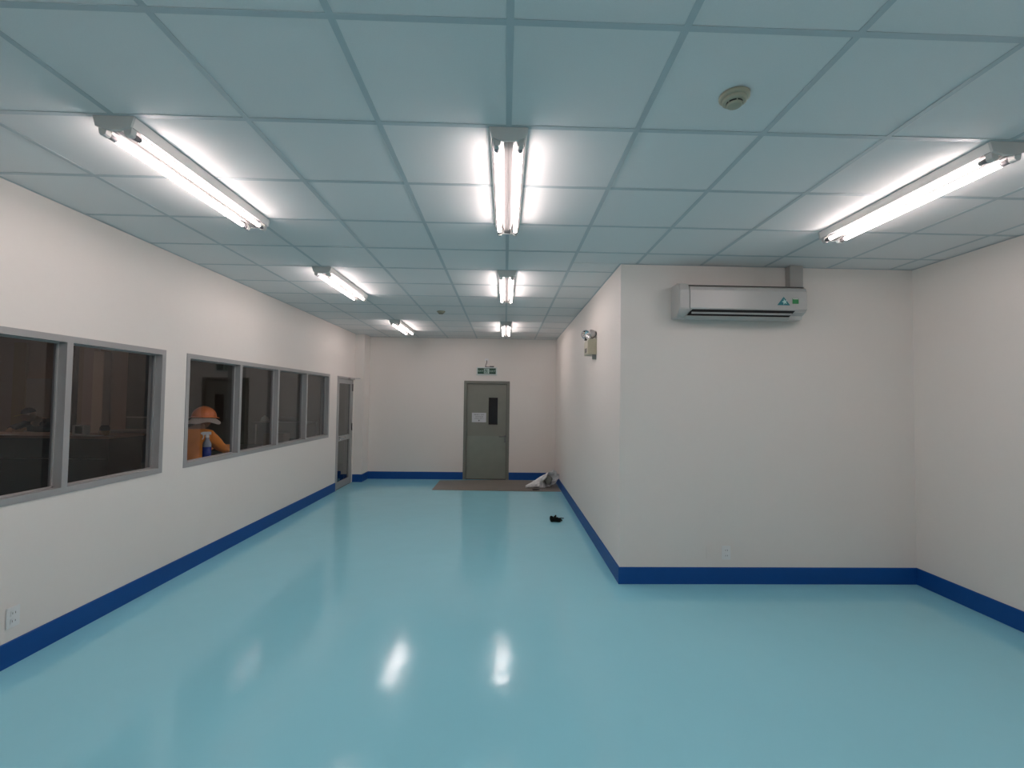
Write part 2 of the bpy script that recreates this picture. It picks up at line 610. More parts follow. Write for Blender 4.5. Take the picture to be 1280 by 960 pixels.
bx(bm, 0.0, 0.012, a + 0.08, a + 0.13, 0.88, 0.95)
cyl(bm, (0.012, a + 0.10, 0.925), (0.05, a + 0.10, 0.925), 0.010)
cyl(bm, (0.05, a + 0.09, 0.925), (0.05, a + 0.30, 0.925), 0.012)
cyl(bm, (0.012, a + 0.10, 0.895), (0.03, a + 0.10, 0.895), 0.009)
tag(obj('door_handle', bm, CHROME, t), 'bright lever handle')
bm = bmesh.new()
cyl(bm, (0.012, b + 0.004, 1.78), (0.012, b + 0.004, 1.92), 0.010)
obj('hinge', bm, BLACK, t)
bm = bmesh.new()
cyl(bm, (0.012, b + 0.004, 1.02), (0.012, b + 0.004, 1.16), 0.010)
obj('hinge', bm, BLACK, t)
bm = bmesh.new()
bx(bm, 0.008, 0.05, h - 0.30, h - 0.04, 2.0, 2.036)
bx(bm, 0.045, 0.17, h - 0.10, h - 0.08, 2.02, 2.034)
obj('door_closer', bm, STEEL, t)

# ---- grey door in the end wall
fx = (FD[0] + FD[1]) / 2
t = thing('door_1', 'closed grey green metal door in the end wall with a narrow dark vision panel', 'door', (fx, YF, 0), kind='structure')
h = (FD[1] - FD[0]) / 2
bm = bmesh.new()
bx(bm, -h, -h + 0.060, -0.012, 0.12, 0, FD[2])
bx(bm, h - 0.060, h, -0.012, 0.12, 0, FD[2])
bx(bm, -h + 0.060, h - 0.060, -0.012, 0.12, FD[2] - 0.055, FD[2])
obj('door_frame', bm, FRAMEG, t, bevel=0.003)
px0, px1, pz0, pz1 = -0.339 - fx, -0.152 - fx, 1.131, 1.690
a, b, zt = -h + 0.064, h - 0.064, FD[2] - 0.06
bm = bmesh.new()
s0, s1 = 0.022, 0.066
zk = 0.895
for q in ((a, px0, 0.012, zt), (px1, b, 0.012, zt), (px0, px1, 0.012, pz0), (px0, px1, pz1, zt)):
    bx(bm, q[0], q[1], s0, s1, q[2], q[3])
obj('door_leaf', bm, DOORG, t)
tag(boxo('kick_panel', (a + 0.004, b - 0.004, s0 - 0.0016, s0, 0.02, zk), DOORL, t), 'slightly greener lower panel')
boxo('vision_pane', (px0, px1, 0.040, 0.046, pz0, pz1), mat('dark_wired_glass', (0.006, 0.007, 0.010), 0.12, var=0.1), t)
bm = bmesh.new()
for q in ((px0 - .006, px1 + .006, pz1, pz1 + .008), (px0 - .006, px1 + .006, pz0 - .008, pz0), (px0 - .008, px0, pz0, pz1), (px1, px1 + .008, pz0, pz1)):
    bx(bm, q[0], q[1], s0 - 0.003, s0, q[2], q[3])
obj('pane_bead', bm, FRAMEG, t)
boxo('threshold', (-h + 0.06, h - 0.06, 0.0, 0.12, 0.0, 0.010), DARKG, t)
bm = bmesh.new()
hx = 0.012 - fx
lathe(bm, [(0, 0.012), (0.026, 0.012), (0.028, 0.0)], (hx, s0, 0.895), 16, axis=(0, -1, 0))
cyl(bm, (hx, s0, 0.895), (hx, s0 - 0.055, 0.895), 0.010)
cyl(bm, (hx + 0.01, s0 - 0.052, 0.895), (hx - 0.13, s0 - 0.052, 0.89), 0.009)
obj('door_handle', bm, HSTEEL, t)
bm = bmesh.new()
bx(bm, hx - 0.024, hx + 0.024, s0 - 0.006, s0, 0.76, 0.86)
cyl(bm, (hx, s0, 0.81), (hx, s0 - 0.022, 0.81), 0.018)
obj('lock_plate', bm, HSTEEL, t)

# paper notice taped on the door
t = thing('paper_notice', 'white landscape paper notice taped on the grey door left of its vision panel', 'notice', (-0.536, YF + 0.022, 1.277))
boxo('sheet', (-0.148, 0.148, -0.0012, -0.0002, -0.098, 0.098), PAPER, t)
bm = bmesh.new()
random.seed(11)


def scribble(bm, x0, x1, z, hh):
    x = x0
    while x < x1:
        wl = random.uniform(0.006, 0.011)
        k = random.random()
        bx(bm, x, x + 0.0028, -0.0018, -0.0012, z - hh / 2, z + hh / 2)
        if k < 0.7:
            bx(bm, x, x + wl, -0.0018, -0.0012, z - hh / 2, z - hh / 2 + 0.0028)
        if k > 0.3:
            bx(bm, x, x + wl, -0.0018, -0.0012, z + hh / 2 - 0.0028, z + hh / 2)
        if k > 0.5:
            bx(bm, x + wl - 0.0028, x + wl, -0.0018, -0.0012, z - hh / 2, z + hh / 2)
        x += wl + 0.0045
        if random.random() < 0.2:
            x += 0.010


scribble(bm, -0.100, 0.105, 0.058, 0.017)
scribble(bm, -0.075, 0.080, 0.016, 0.019)
scribble(bm, -0.090, -0.002, -0.022, 0.018)
scribble(bm, 0.018, 0.095, -0.022, 0.014)
lathe(bm, [(0.0, 0.0018), (0.013, 0.0018), (0.013, 0.0012)], (0.0, 0, -0.062), 12, axis=(0, -1, 0))
obj('printed_lines', bm, INK, t)['kind'] = 'stuff'


# ================================================================== CEILING LAMPS
def make_lamp():
    t = thing('fluorescent_lamp', '', 'lamp', (0, 0, ZC))
    L = 0.615
    bm = bmesh.new()
    half = [(0.090, -0.0005), (0.088, -0.008), (0.078, -0.046), (0.072, -0.047), (0.048, -0.030), (0.027, -0.034), (0.022, -0.060), (0.001, -0.0615)]
    pr = [(-x, z) for x, z in half] + [(0.0, -0.060)] + half[::-1]
    prism(bm, pr, -L + 0.012, L - 0.012)
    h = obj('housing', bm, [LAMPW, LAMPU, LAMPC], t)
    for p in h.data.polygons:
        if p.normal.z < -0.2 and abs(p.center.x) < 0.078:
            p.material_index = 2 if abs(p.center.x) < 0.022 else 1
    for s in (-1, 1):
        bm = bmesh.new()
        prism(bm, [(-0.092, -0.0005), (-0.090, -0.010), (-0.079, -0.049), (-0.027, -0.064), (0.027, -0.064), (0.079, -0.049), (0.090, -0.010), (0.092, -0.0005)],
              s * L - s * 0.012, s * L)
        obj('end_cap', bm, LAMPG, t)
    for sx in (-1, 1):
        for s in (-1, 1):
            bm = bmesh.new()
            y0, y1 = sorted((s * (L - 0.012), s * (L - 0.042)))
            prism(bm, [(sx * 0.056 - 0.022, -0.030), (sx * 0.056 + 0.022, -0.030), (sx * 0.056 + 0.015, -0.076), (sx * 0.056 + 0.008, -0.084),
                       (sx * 0.056 - 0.008, -0.084), (sx * 0.056 - 0.015, -0.076)], y0, y1)
            obj('lampholder', bm, LAMPG, t)
        bm = bmesh.new()
        cyl(bm, (sx * 0.056, -L + 0.084, -0.068), (sx * 0.056, L - 0.084, -0.068), 0.0130, n=10, caps=True)
        tb = obj('tube', bm, TUBE, t)
        tag(tb, 'glowing white fluorescent tube')
        for s in (-1, 1):
            bm = bmesh.new()
            cyl(bm, (sx * 0.056, s * (L - 0.042), -0.068), (sx * 0.056, s * (L - 0.084), -0.068), 0.0134, n=10)
            obj('tube_cap', bm, TUBECAP, tb)
    return t


lamp0 = make_lamp()
lamps = [(-1.80, 0.0, 'largest twin-tube ceiling lamp on the left, above the window wall side'),
         (0.0, 0.0, 'largest twin-tube ceiling lamp in the middle row, its end nearest the viewpoint'),
         (2.40, 0.0, 'twin-tube ceiling lamp at the right edge of the photo, in front of the air conditioner'),
         (-1.80, 2.4, 'middle one of the three twin-tube ceiling lamps in the left row'),
         (0.0, 2.4, 'middle one of the three twin-tube ceiling lamps in the centre row'),
         (-1.80, 5.4, 'farthest twin-tube ceiling lamp of the left row, near the far left corner'),
         (0.0, 5.4, 'farthest twin-tube ceiling lamp of the centre row, in front of the exit sign'),
         (-1.80, -2.4, 'twin-tube ceiling lamp behind the viewpoint, left row'),
         (0.0, -2.4, 'twin-tube ceiling lamp behind the viewpoint, centre row'),
         (2.40, -2.4, 'twin-tube ceiling lamp behind the viewpoint, right row'),
         (-1.80, -4.8, 'twin-tube ceiling lamp at the back wall, left row'),
         (0.0, -4.8, 'twin-tube ceiling lamp at the back wall, centre row'),
         (2.40, -4.8, 'twin-tube ceiling lamp at the back wall, right row')]
for k, (x, y, lab) in enumerate(lamps):
    o = lamp0 if k == 0 else copy_tree(lamp0)
    o.location = (x, y + 0.615, ZC)
    tag(o, lab, 'lamp', 'twin fluorescent lamps on the ceiling')


# ================================================================== SMOKE DETECTORS
def detector(x, y, rz, label):
    t = thing('smoke_detector', label, 'smoke detector', (x, y, ZC), rz, 'smoke detectors on the ceiling')
    bm = bmesh.new()
    lathe(bm, [(0, 0), (0.060, 0), (0.060, -0.010), (0.056, -0.014), (0.050, -0.016), (0, -0.016)], (0, 0, 0), 32)
    obj('base', bm, DET, t)
    bm = bmesh.new()
    lathe(bm, [(0.048, -0.016), (0.048, -0.026), (0.040, -0.030), (0, -0.030)], (0, 0, 0), 32)
    obj('chamber', bm, DET, t)
    bm = bmesh.new()
    lathe(bm, [(0.031, -0.030), (0.031, -0.040), (0.026, -0.044), (0, -0.044)], (0, 0, 0), 32)
    obj('cap', bm, DET, t)
    bm = bmesh.new()
    for k in range(6):
        a0 = k * math.pi / 3 + 0.08
        a1 = (k + 1) * math.pi / 3 - 0.08
        n = 6
        ring = []
        for i in range(n + 1):
            q = a0 + (a1 - a0) * i / n
            ring.append([(math.cos(q) * rr, math.sin(q) * rr, z) for rr, z in ((0.0325, -0.0302), (0.0325, -0.0365))])
        for p, q in zip(ring, ring[1:]):
            bm.faces.new([bm.verts.new(v) for v in (p[0], q[0], q[1], p[1])])
    obj('vent_slot', bm, BLACK, t)
    return t


detector(0.932, -0.265, 0.4, 'round cream smoke detector near the top of the photo, right of the centre lamp')
detector(-0.945, 4.60, 0.2, 'small round smoke detector on the far ceiling between the two lamp rows')

# ================================================================== AIR CONDITIONER
AX0, AX1, AZ0, AZ1 = 1.525, 2.665, 2.405, 2.690
t = thing('air_conditioner', 'white wall-mounted split air conditioner high on the jutting wall', 'air conditioner', ((AX0 + AX1) / 2, YC, AZ0))
ha = (AX1 - AX0) / 2
H = AZ1 - AZ0
prof = [(0.0, 0.012), (0.0, H), (-0.165, H), (-0.195, H - 0.02), (-0.208, H - 0.055), (-0.210, 0.075), (-0.200, 0.055), (-0.150, 0.030), (-0.140, 0.0), (-0.05, 0.0)]
bm = bmesh.new()
prism(bm, prof, -ha, ha, 'X')
obj('body', bm, ACW, t, bevel=0.003)
bm = bmesh.new()
prism(bm, [(-0.190, H - 0.03), (-0.190, H - 0.012), (-0.205, H - 0.018), (-0.219, H - 0.05), (-0.221, 0.078), (-0.214, 0.066), (-0.205, 0.066)], -ha + 0.09, ha - 0.002, 'X')
obj('front_panel', bm, ACW, t, bevel=0.002)
bm = bmesh.new()
prism(bm, [(-0.02, 0.004), (-0.02, H + 0.022), (-0.150, H + 0.022), (-0.200, H + 0.006), (-0.224, H - 0.05), (-0.226, 0.070), (-0.205, 0.045), (-0.160, 0.012)], -ha - 0.004, -ha + 0.085, 'X')
obj('end_cap', bm, ACW, t, bevel=0.006)
boxo('panel_gap', (-ha + 0.0855, ha - 0.004, -0.185, -0.10, H + 0.0002, H + 0.003), mat('gap_brown_grey', (0.16, 0.15, 0.145), 0.7, var=0.02), t)
# outlet: frame, slot and the flap
bm = bmesh.new()
x0, x1 = -ha + 0.115, ha - 0.145
bm2 = [(x0, 0.066), (x1 + 0.04, 0.066), (x1, 0.008), (x0 - 0.04, 0.008)]
A = [bm.verts.new((x, -0.214 + (0.066 - z) * 0.75, z)) for x, z in bm2]
B = [bm.verts.new((x, -0.190 + (0.066 - z) * 0.75, z)) for x, z in bm2]
for i in range(4):
    bm.faces.new((A[i], A[(i + 1) % 4], B[(i + 1) % 4], B[i]))
bm.faces.new(A)
bm.faces.new(B[::-1])
obj('outlet_slot', bm, DARKG, t)
bm = bmesh.new()
prism(bm, [(-0.2065, 0.044), (-0.213, 0.040), (-0.203, 0.027), (-0.196, 0.031)], x0 - 0.005, x1 + 0.012, 'X')
obj('flap', bm, mat('flap_grey_plastic', (0.40, 0.40, 0.39), 0.4, var=0.02), t)
bm = bmesh.new()
prism(bm, [(-0.190, 0.014), (-0.198, 0.008), (-0.150, -0.012), (-0.146, -0.002)], x0 - 0.05, x1 + 0.0, 'X')
obj('lower_lip', bm, ACW, t)
bm = bmesh.new()
for k in range(14):
    xx = -ha + 0.16 + k * (2 * ha - 0.24) / 13
    bx(bm, xx - 0.03, xx + 0.03, -0.095, -0.03, H + 0.0001, H + 0.004)
obj('intake_grille', bm, ACS, t)['kind'] = 'stuff'
# stickers on the front panel
cx = (2.451 - (AX0 + AX1) / 2)
st = bmesh.new()
yf = -0.2224
for tri, dy in (([(-0.058, 0.113), (0.058, 0.113), (0.0, 0.188)], 0.0),):
    A = [st.verts.new((cx + p, yf, z)) for p, z in tri]
    B = [st.verts.new((cx + p, yf + 0.0012, z)) for p, z in tri]
    st.faces.new(A)
    st.faces.new(B[::-1])
    for i in range(3):
        st.faces.new((A[i], A[(i + 1) % 3], B[(i + 1) % 3], B[i]))
stk = obj('sticker', st, TEAL, t)
tag(stk, 'teal triangular energy sticker')
st = bmesh.new()
pts = []
for k in range(10):
    rr = 0.026 if k % 2 == 0 else 0.012
    q = math.pi / 2 + k * math.pi / 5 + 0.25
    pts.append((cx + 0.008 + rr * math.cos(q), 0.143 + rr * math.sin(q)))
prism(st, [(p[0], p[1]) for p in pts], yf - 0.0009, yf - 0.0001, 'Y')
obj('star_print', st, mat('pale_star_print', (0.5, 0.72, 0.68), 0.4, var=0.02), stk)
st = bmesh.new()
cx2 = 2.560 - (AX0 + AX1) / 2
bx(st, cx2 - 0.030, cx2 + 0.026, yf, yf + 0.0012, 0.128, 0.176)
s2 = obj('sticker', st, STICKG, t)
tag(s2, 'green square sticker')
st = bmesh.new()
bx(st, cx2 - 0.026, cx2 + 0.022, yf - 0.0008, yf - 0.0001, 0.168, 0.173)
obj('sticker_print', st, PLATE, s2)
# pipe cover rising to the ceiling
t2 = tag(boxo('pipe_cover', (2.600, 2.725, YC - 0.075, YC - 0.001, AZ1 + 0.020, ZC - 0.0025), ACS, None, 0.004),
         'short boxed pipe cover between the air conditioner and the ceiling', 'pipe cover')


# ================================================================== WALL OUTLETS
def outlet(x, y, z, rz, label, kind='socket', group=None, PLATE=PLATE):
    t = thing('wall_outlet', label, 'outlet', (x, y, z), rz, group)
    bm = bmesh.new()
    hw, hh = 0.040, 0.062
    bx(bm, -hw, hw, -0.009, -0.0005, -hh, hh)
    obj('cover_plate', bm, PLATE, t, bevel=0.003)
    for s in ((-1, 1) if kind == 'socket' else (0,)):
        bm = bmesh.new()
        if kind == 'socket':
            bx(bm, -0.020, 0.020, -0.0115, -0.009, s * 0.024 - 0.016, s * 0.024 + 0.016)
        else:
            bx(bm, -0.017, 0.017, -0.0125, -0.009, -0.034, 0.034)
        m = obj('socket_insert' if kind == 'socket' else 'rocker', bm, PLATE, t, bevel=0.0015)
        if kind == 'socket':
            bm = bmesh.new()
            bx(bm, -0.010, -0.007, -0.0119, -0.0114, s * 0.024 - 0.006, s * 0.024 + 0.006)
            bx(bm, 0.007, 0.010, -0.0119, -0.0114, s * 0.024 - 0.006, s * 0.024 + 0.006)
            obj('pin_hole', bm, DARKG, m)
    return t


outlet(XL, 0.836, 0.292, math.pi / 2, 'white double socket low on the window wall at the left edge', group=None)
outlet(XL, 0.62, 0.292, math.pi / 2, 'white wall plate at the left frame edge beside the double socket', 'blank')
outlet(1.892, YC, 0.288, 0, 'left one of two white wall plates low on the air conditioner wall', 'blank', PLATE=WALL)
outlet(2.036, YC, 0.282, 0, 'right one of two white wall plates low on the air conditioner wall')

# ================================================================== EMERGENCY LAMP
t = thing('emergency_light', 'beige box emergency light with two round heads high on the side of the block', 'emergency light', (XC, 3.345, 2.190))
bm = bmesh.new()
prism(bm, [(-0.001, 0.0), (-0.001, 0.185), (-0.088, 0.185), (-0.106, 0.160), (-0.106, 0.012), (-0.098, 0.0)], -0.115, 0.125, 'Y')
obj('battery_box', bm, BEIGE, t, bevel=0.003)
boxo('test_panel', (-0.109, -0.1061, -0.05, 0.05, 0.03, 0.08), BLACK, t)
boxo('underbox_strip', (-0.050, -0.001, -0.100, -0.090, -0.055, -0.0005), mat('underbox_strip_grey', (0.2, 0.22, 0.21), 0.6, var=0.05), t)  # narrow grey strip below the battery box
for yy, ax, dz in ((0.060, (-0.45, -0.86, -0.16), 0.014), (-0.070, (-0.85, 0.45, -0.10), 0.004)):
    ax = Vector(ax).normalized()
    c = Vector((-0.098 if yy > 0 else -0.052, yy, 0.240 + dz))
    bm = bmesh.new()
    lathe(bm, [(0, -0.052), (0.022, -0.050), (0.044, -0.032), (0.055, -0.004), (0.057, 0.006), (0.054, 0.008), (0.050, 0.002)], c, 20, axis=ax)
    hd = obj('lamp_head', bm, STEEL, t)
    bm = bmesh.new()
    lathe(bm, [(0.050, 0.003), (0.040, -0.011), (0.021, -0.024), (0.0, -0.028)], c, 20, axis=ax)
    tag(obj('reflector', bm, CHROME, hd), 'bright round reflector')
    bm = bmesh.new()
    lathe(bm, [(0, 0.003), (0.006, 0.0), (0.007, -0.022)], c, 10, axis=ax)
    obj('bulb', bm, PLATE, hd)
    bm = bmesh.new()
    cyl(bm, (c.x, c.y, 0.183), (c.x, c.y, c.z - 0.038), 0.009, n=8)
    cyl(bm, (c.x, c.y, 0.185), (c.x, c.y, 0.196), 0.018, n=12)
    obj('swivel', bm, BLACK, t)

# ================================================================== EXIT SIGN
t = thing('exit_sign', 'green and white EXIT sign with a running figure above the grey door', 'sign', (-0.388, YF, 2.240))
bm = bmesh.new()
bx(bm, -0.212, 0.212, -0.030, -0.001, -0.085, 0.080)
obj('sign_box', bm, SIGNW, t, bevel=0.004)
boxo('sign_face', (-0.188, 0.188, -0.0330, -0.0301, -0.060, 0.060), GREEN, t)
boxo('figure_panel', (-0.060, 0.052, -0.0345, -0.0331, -0.052, 0.052), mat('pale_green_panel', (0.30, 0.42, 0.38), 0.4, var=0.02), t)
bm = bmesh.new()
LET = mat('exit_lettering', (0.38, 0.52, 0.46), 0.4, var=0.02)
text_bm(bm, 'EXIT', 0.058, (-0.124, -0.0338, -0.002), (1, 0, 0), (0, 0, 1), 0.0006)
text_bm(bm, 'EXIT', 0.058, (0.122, -0.0338, -0.002), (1, 0, 0), (0, 0, 1), 0.0006)
obj('lettering', bm, LET, t)
# running figure
bm = bmesh.new()
Y = -0.0354
cyl(bm, (-0.022, Y, 0.030), (-0.022, Y + 0.001, 0.030), 0.009, n=10)
for (xa, za, xb, zb, ww) in ((-0.018, 0.020, -0.004, -0.012, 0.010), (-0.016, 0.018, -0.038, 0.008, 0.005), (-0.038, 0.008, -0.044, -0.008, 0.005),
                             (-0.014, 0.016, 0.010, 0.012, 0.005), (0.010, 0.012, 0.018, -0.002, 0.005), (-0.004, -0.012, -0.020, -0.026, 0.007),
                             (-0.020, -0.026, -0.042, -0.030, 0.006), (-0.004, -0.012, 0.014, -0.026, 0.007), (0.014, -0.026, 0.010, -0.046, 0.006)):
    d = Vector((xb - xa, 0, zb - za)).normalized()
    n = Vector((-d.z, 0, d.x)) * ww / 2
    a, b = Vector((xa, Y, za)), Vector((xb, Y, zb))
    q = [a + n, a - n, b - n, b + n]
    F = [bm.verts.new(v) for v in q]
    G = [bm.verts.new(v + Vector((0, 0.001, 0))) for v in q]
    bm.faces.new(F)
    bm.faces.new(G[::-1])
    for i in range(4):
        bm.faces.new((F[i], F[(i + 1) % 4], G[(i + 1) % 4], G[i]))
obj('running_figure', bm, GREEN, t)
boxo('figure_doorway', (0.028, 0.048, -0.0352, -0.0345, -0.048, 0.048), mat('sign_doorway_white', (0.5, 0.62, 0.58), 0.4, var=0.02), t)
bm = bmesh.new()
bx(bm, -0.046, 0.030, -0.012, -0.001, 0.215, 0.262)
obj('ceiling_box', bm, PLATE, t, bevel=0.002)
bm = bmesh.new()
pts = [(-0.004, -0.013, 0.225), (-0.002, -0.016, 0.175), (-0.022, -0.020, 0.135), (-0.028, -0.018, 0.100), (-0.010, -0.018, 0.088), (0.06, -0.018, 0.086)]
for a, b in zip(pts, pts[1:]):
    cyl(bm, a, b, 0.006, n=6)
obj('power_cord', bm, BLACK, t)
bm = bmesh.new()
bx(bm, -0.035, 0.145, -0.030, -0.006, 0.081, 0.094)
bx(bm, 0.06, 0.15, -0.026, -0.004, 0.092, 0.108)
obj('hanging_bracket', bm, mat('dark_bracket_metal', (0.12, 0.11, 0.11), 0.5, var=0.1), t, bevel=0.002)


# ================================================================== FLOOR THINGS
# mat in front of the grey door
bm = bmesh.new()
outline = [(-1.305, 6.395), (0.35, 6.33), (1.036, 6.32), (1.036, 7.45), (-0.2, 7.50), (-1.30, 7.36)]
prism(bm, outline, 0.0003, 0.007, 'Z')
tag(obj('floor_mat', bm, MATM, None, bevel=0.002), 'thin worn grey brown mat on the floor in front of the grey door', 'mat')


def noise3(v, s, seed=0):
    from mathutils import noise
    return noise.noise(Vector(v) * s + Vector((seed * 13.1, seed * 7.7, seed * 3.3)))


def blob(bm, c, rx, ry, rz, seed, amp=0.25, n=14):
    vs = []
    for j in range(1, n // 2):
        ph = math.pi * j / (n // 2)
        ring = []
        for i in range(n):
            q = 2 * math.pi * i / n
            v = Vector((math.sin(ph) * math.cos(q), math.sin(ph) * math.sin(q), math.cos(ph)))
            k = 1 + amp * noise3(v, 1.7, seed)
            ring.append(bm.verts.new((c[0] + rx * v.x * k, c[1] + ry * v.y * k, max(0.001, c[2] + rz * v.z * k))))
        vs.append(ring)
    top = bm.verts.new((c[0], c[1], c[2] + rz))
    bot = bm.verts.new((c[0], c[1], max(0.0008, c[2] - rz)))
    for a, b in zip(vs, vs[1:]):
        for i in range(n):
            f = bm.faces.new((a[i], a[(i + 1) % n], b[(i + 1) % n], b[i]))
            f.smooth = True
    for i in range(n):
        bm.faces.new((top, vs[0][(i + 1) % n], vs[0][i])).smooth = True
        bm.faces.new((bot, vs[-1][i], vs[-1][(i + 1) % n])).smooth = True


# crumpled plastic bag: a cone of thin film lying on its side, mouth open to the right
t = thing('plastic_bag', 'crumpled translucent white plastic bag lying open in the corner by the mat', 'bag', (0.74, 6.75, 0.008))
bm = bmesh.new()
n, m = 36, 22
rings = []
for j in range(m + 1):
    s = j / m
    # axis runs from the left tip low on the floor to the mouth on the right, tilted up
    cxx = -0.29 + 0.46 * s
    cyy = -0.10 + 0.12 * s - 0.10 * max(0, s - 0.4)
    czz = 0.035 + 0.115 * s ** 1.3
    R = 0.03 + 0.135 * s ** 0.9
    ring = []
    for i in range(n):
        q = 2 * math.pi * i / n
        turn = 0.95 * max(0.0, s - 0.35) / 0.65
        v = Vector((math.cos(q) * math.sin(turn), math.cos(q) * math.cos(turn), math.sin(q)))
        k = 1 + 0.42 * noise3((s * 3.0, math.cos(q) * 1.4, math.sin(q) * 1.4), 1.6, 3) + 0.20 * noise3((s * 5, math.cos(q) * 2, math.sin(q) * 2), 3.1, 5)
        p = Vector((cxx, cyy, czz)) + v * R * k
        if s > 0.8:
            p.x += 0.06 * math.sin(q * 3 + 1) * (s - 0.8) * 5 * 0.4 + (0.05 * math.sin(q) - 0.02) * (s - 0.8) * 5
        p.z = max(0.002 + 0.004 * (1 + noise3((p.x, p.y, 0), 20, 1)), p.z)
        ring.append(bm.verts.new(p))
    rings.append(ring)
for a, b in zip(rings, rings[1:]):
    for i in range(n):
        f = bm.faces.new((a[i], a[(i + 1) % n], b[(i + 1) % n], b[i]))
        f.smooth = False
bm.faces.new(rings[0][::-1])
BAG = mat('thin_plastic_film', (0.86, 0.88, 0.88), 0.3, var=0.15, vscale=9)
me = obj('bag_film', bm, BAG, t)
bm = bmesh.new()  # shade inside the bag mouth, put in as a dark blob
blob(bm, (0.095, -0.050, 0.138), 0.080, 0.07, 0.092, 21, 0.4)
tag(obj('bag_mouth_shade', bm, mat('mouth_shade_grey', (0.20, 0.22, 0.20), 0.4, var=0.3, vscale=20), t), 'dark grey green blob standing in for the shade inside the mouth')
# gathered tail of the bag
bm = bmesh.new()
prev = None
for j in range(9):
    s = j / 8
    ring = []
    for i in range(10):
        q = 2 * math.pi * i / 10
        R = 0.030 - 0.012 * s + 0.012 * abs(math.sin(s * 7 + i))
        ring.append(bm.verts.new((-0.28 - 0.055 * s, -0.10 - 0.03 * s + R * math.cos(q), max(0.002, 0.035 - 0.010 * s + R * 0.9 * math.sin(q)))))
    if prev:
        for i in range(10):
            bm.faces.new((prev[i], prev[(i + 1) % 10], ring[(i + 1) % 10], ring[i]))
    prev = ring
obj('gathered_end', bm, BAG, t)


# black crumpled glove on the floor
t = thing('work_glove', 'small crumpled black glove lying on the turquoise floor by the block corner', 'glove', (0.715, 4.26, 0.0))
GLOVE = mat('black_green_rubber', (0.004, 0.008, 0.007), 0.9, spec=0.15, var=0.2)
bm = bmesh.new()
blob(bm, (-0.005, 0.0, 0.026), 0.075, 0.05, 0.030, 2)
blob(bm, (-0.055, 0.02, 0.040), 0.030, 0.03, 0.030, 4)
obj('palm', bm, GLOVE, t)
for (p0, p1, p2, rr) in (((-0.015, 0.02, 0.04), (-0.008, 0.03, 0.066), (0.010, 0.03, 0.072), 0.015),
                         ((0.02, 0.01, 0.035), (0.055, 0.0, 0.032), (0.085, -0.01, 0.014), 0.015),
                         ((0.02, 0.03, 0.032), (0.07, 0.045, 0.034), (0.115, 0.05, 0.030), 0.008),
                         ((-0.03, -0.03, 0.018), (0.02, -0.045, 0.015), (0.06, -0.04, 0.013), 0.013),
                         ((-0.05, -0.01, 0.02), (-0.07, -0.03, 0.016), (-0.05, -0.045, 0.013), 0.013)):
    bm = bmesh.new()
    cyl(bm, p0, p1, rr, rr * 0.95, 10)
    cyl(bm, p1, p2, rr * 0.95, rr * 0.7, 10)
    obj('finger', bm, GLOVE, t)
# dark offcut near the mat edge
bm = bmesh.new()
blob(bm, (0, 0, 0.009), 0.058, 0.03, 0.010, 7, 0.4)
blob(bm, (0.045, 0.02, 0.008), 0.04, 0.02, 0.009, 8, 0.4)
o = obj('rubber_scrap', bm, BLACK, None, loc=(0.575, 6.42, 0.0072))
tag(o, 'tiny black scrap on the front edge of the mat left of the plastic bag', 'scrap')

# ================================================================== THE HALL BEHIND THE WINDOWS
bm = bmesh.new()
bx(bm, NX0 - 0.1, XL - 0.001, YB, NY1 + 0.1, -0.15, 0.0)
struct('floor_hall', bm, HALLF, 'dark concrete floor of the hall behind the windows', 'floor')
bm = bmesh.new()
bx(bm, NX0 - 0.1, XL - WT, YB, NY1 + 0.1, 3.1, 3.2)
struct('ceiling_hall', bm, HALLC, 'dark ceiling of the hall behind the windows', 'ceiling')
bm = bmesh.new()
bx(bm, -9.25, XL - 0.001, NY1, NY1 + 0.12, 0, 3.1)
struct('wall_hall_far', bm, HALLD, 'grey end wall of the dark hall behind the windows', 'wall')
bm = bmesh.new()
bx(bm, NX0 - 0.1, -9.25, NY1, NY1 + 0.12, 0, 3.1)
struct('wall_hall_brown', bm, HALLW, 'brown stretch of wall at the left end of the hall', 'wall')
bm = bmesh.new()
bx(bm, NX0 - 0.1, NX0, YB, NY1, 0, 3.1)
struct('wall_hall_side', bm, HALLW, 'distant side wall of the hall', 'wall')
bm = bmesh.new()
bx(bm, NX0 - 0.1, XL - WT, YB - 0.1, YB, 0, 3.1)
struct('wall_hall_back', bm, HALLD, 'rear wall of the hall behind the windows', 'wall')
bm = bmesh.new()
bx(bm, XL - WT, XL, YF + WT, NY1, 0, 3.1)
struct('wall_hall_return', bm, HALLW, 'return wall of the hall beyond the glass door', 'wall')
bm = bmesh.new()
bx(bm, -5.9, XL - WT, 8.6, 8.72, 0, 3.05)
struct('wall_hall_partition', bm, mat('hall_grey_brown_partition', (0.30, 0.27, 0.235), 0.8, var=0.05, vscale=2), 'grey brown partition seen through the farther panes', 'wall')

# pilasters / pipes against the brown wall
def post(name, x0, x1, dy, z0, z1, m, label, cat):
    tag(boxo(name, (x0, x1, NY1 - dy, NY1 - 0.001, z0, z1), m, None, 0.006), label, cat)


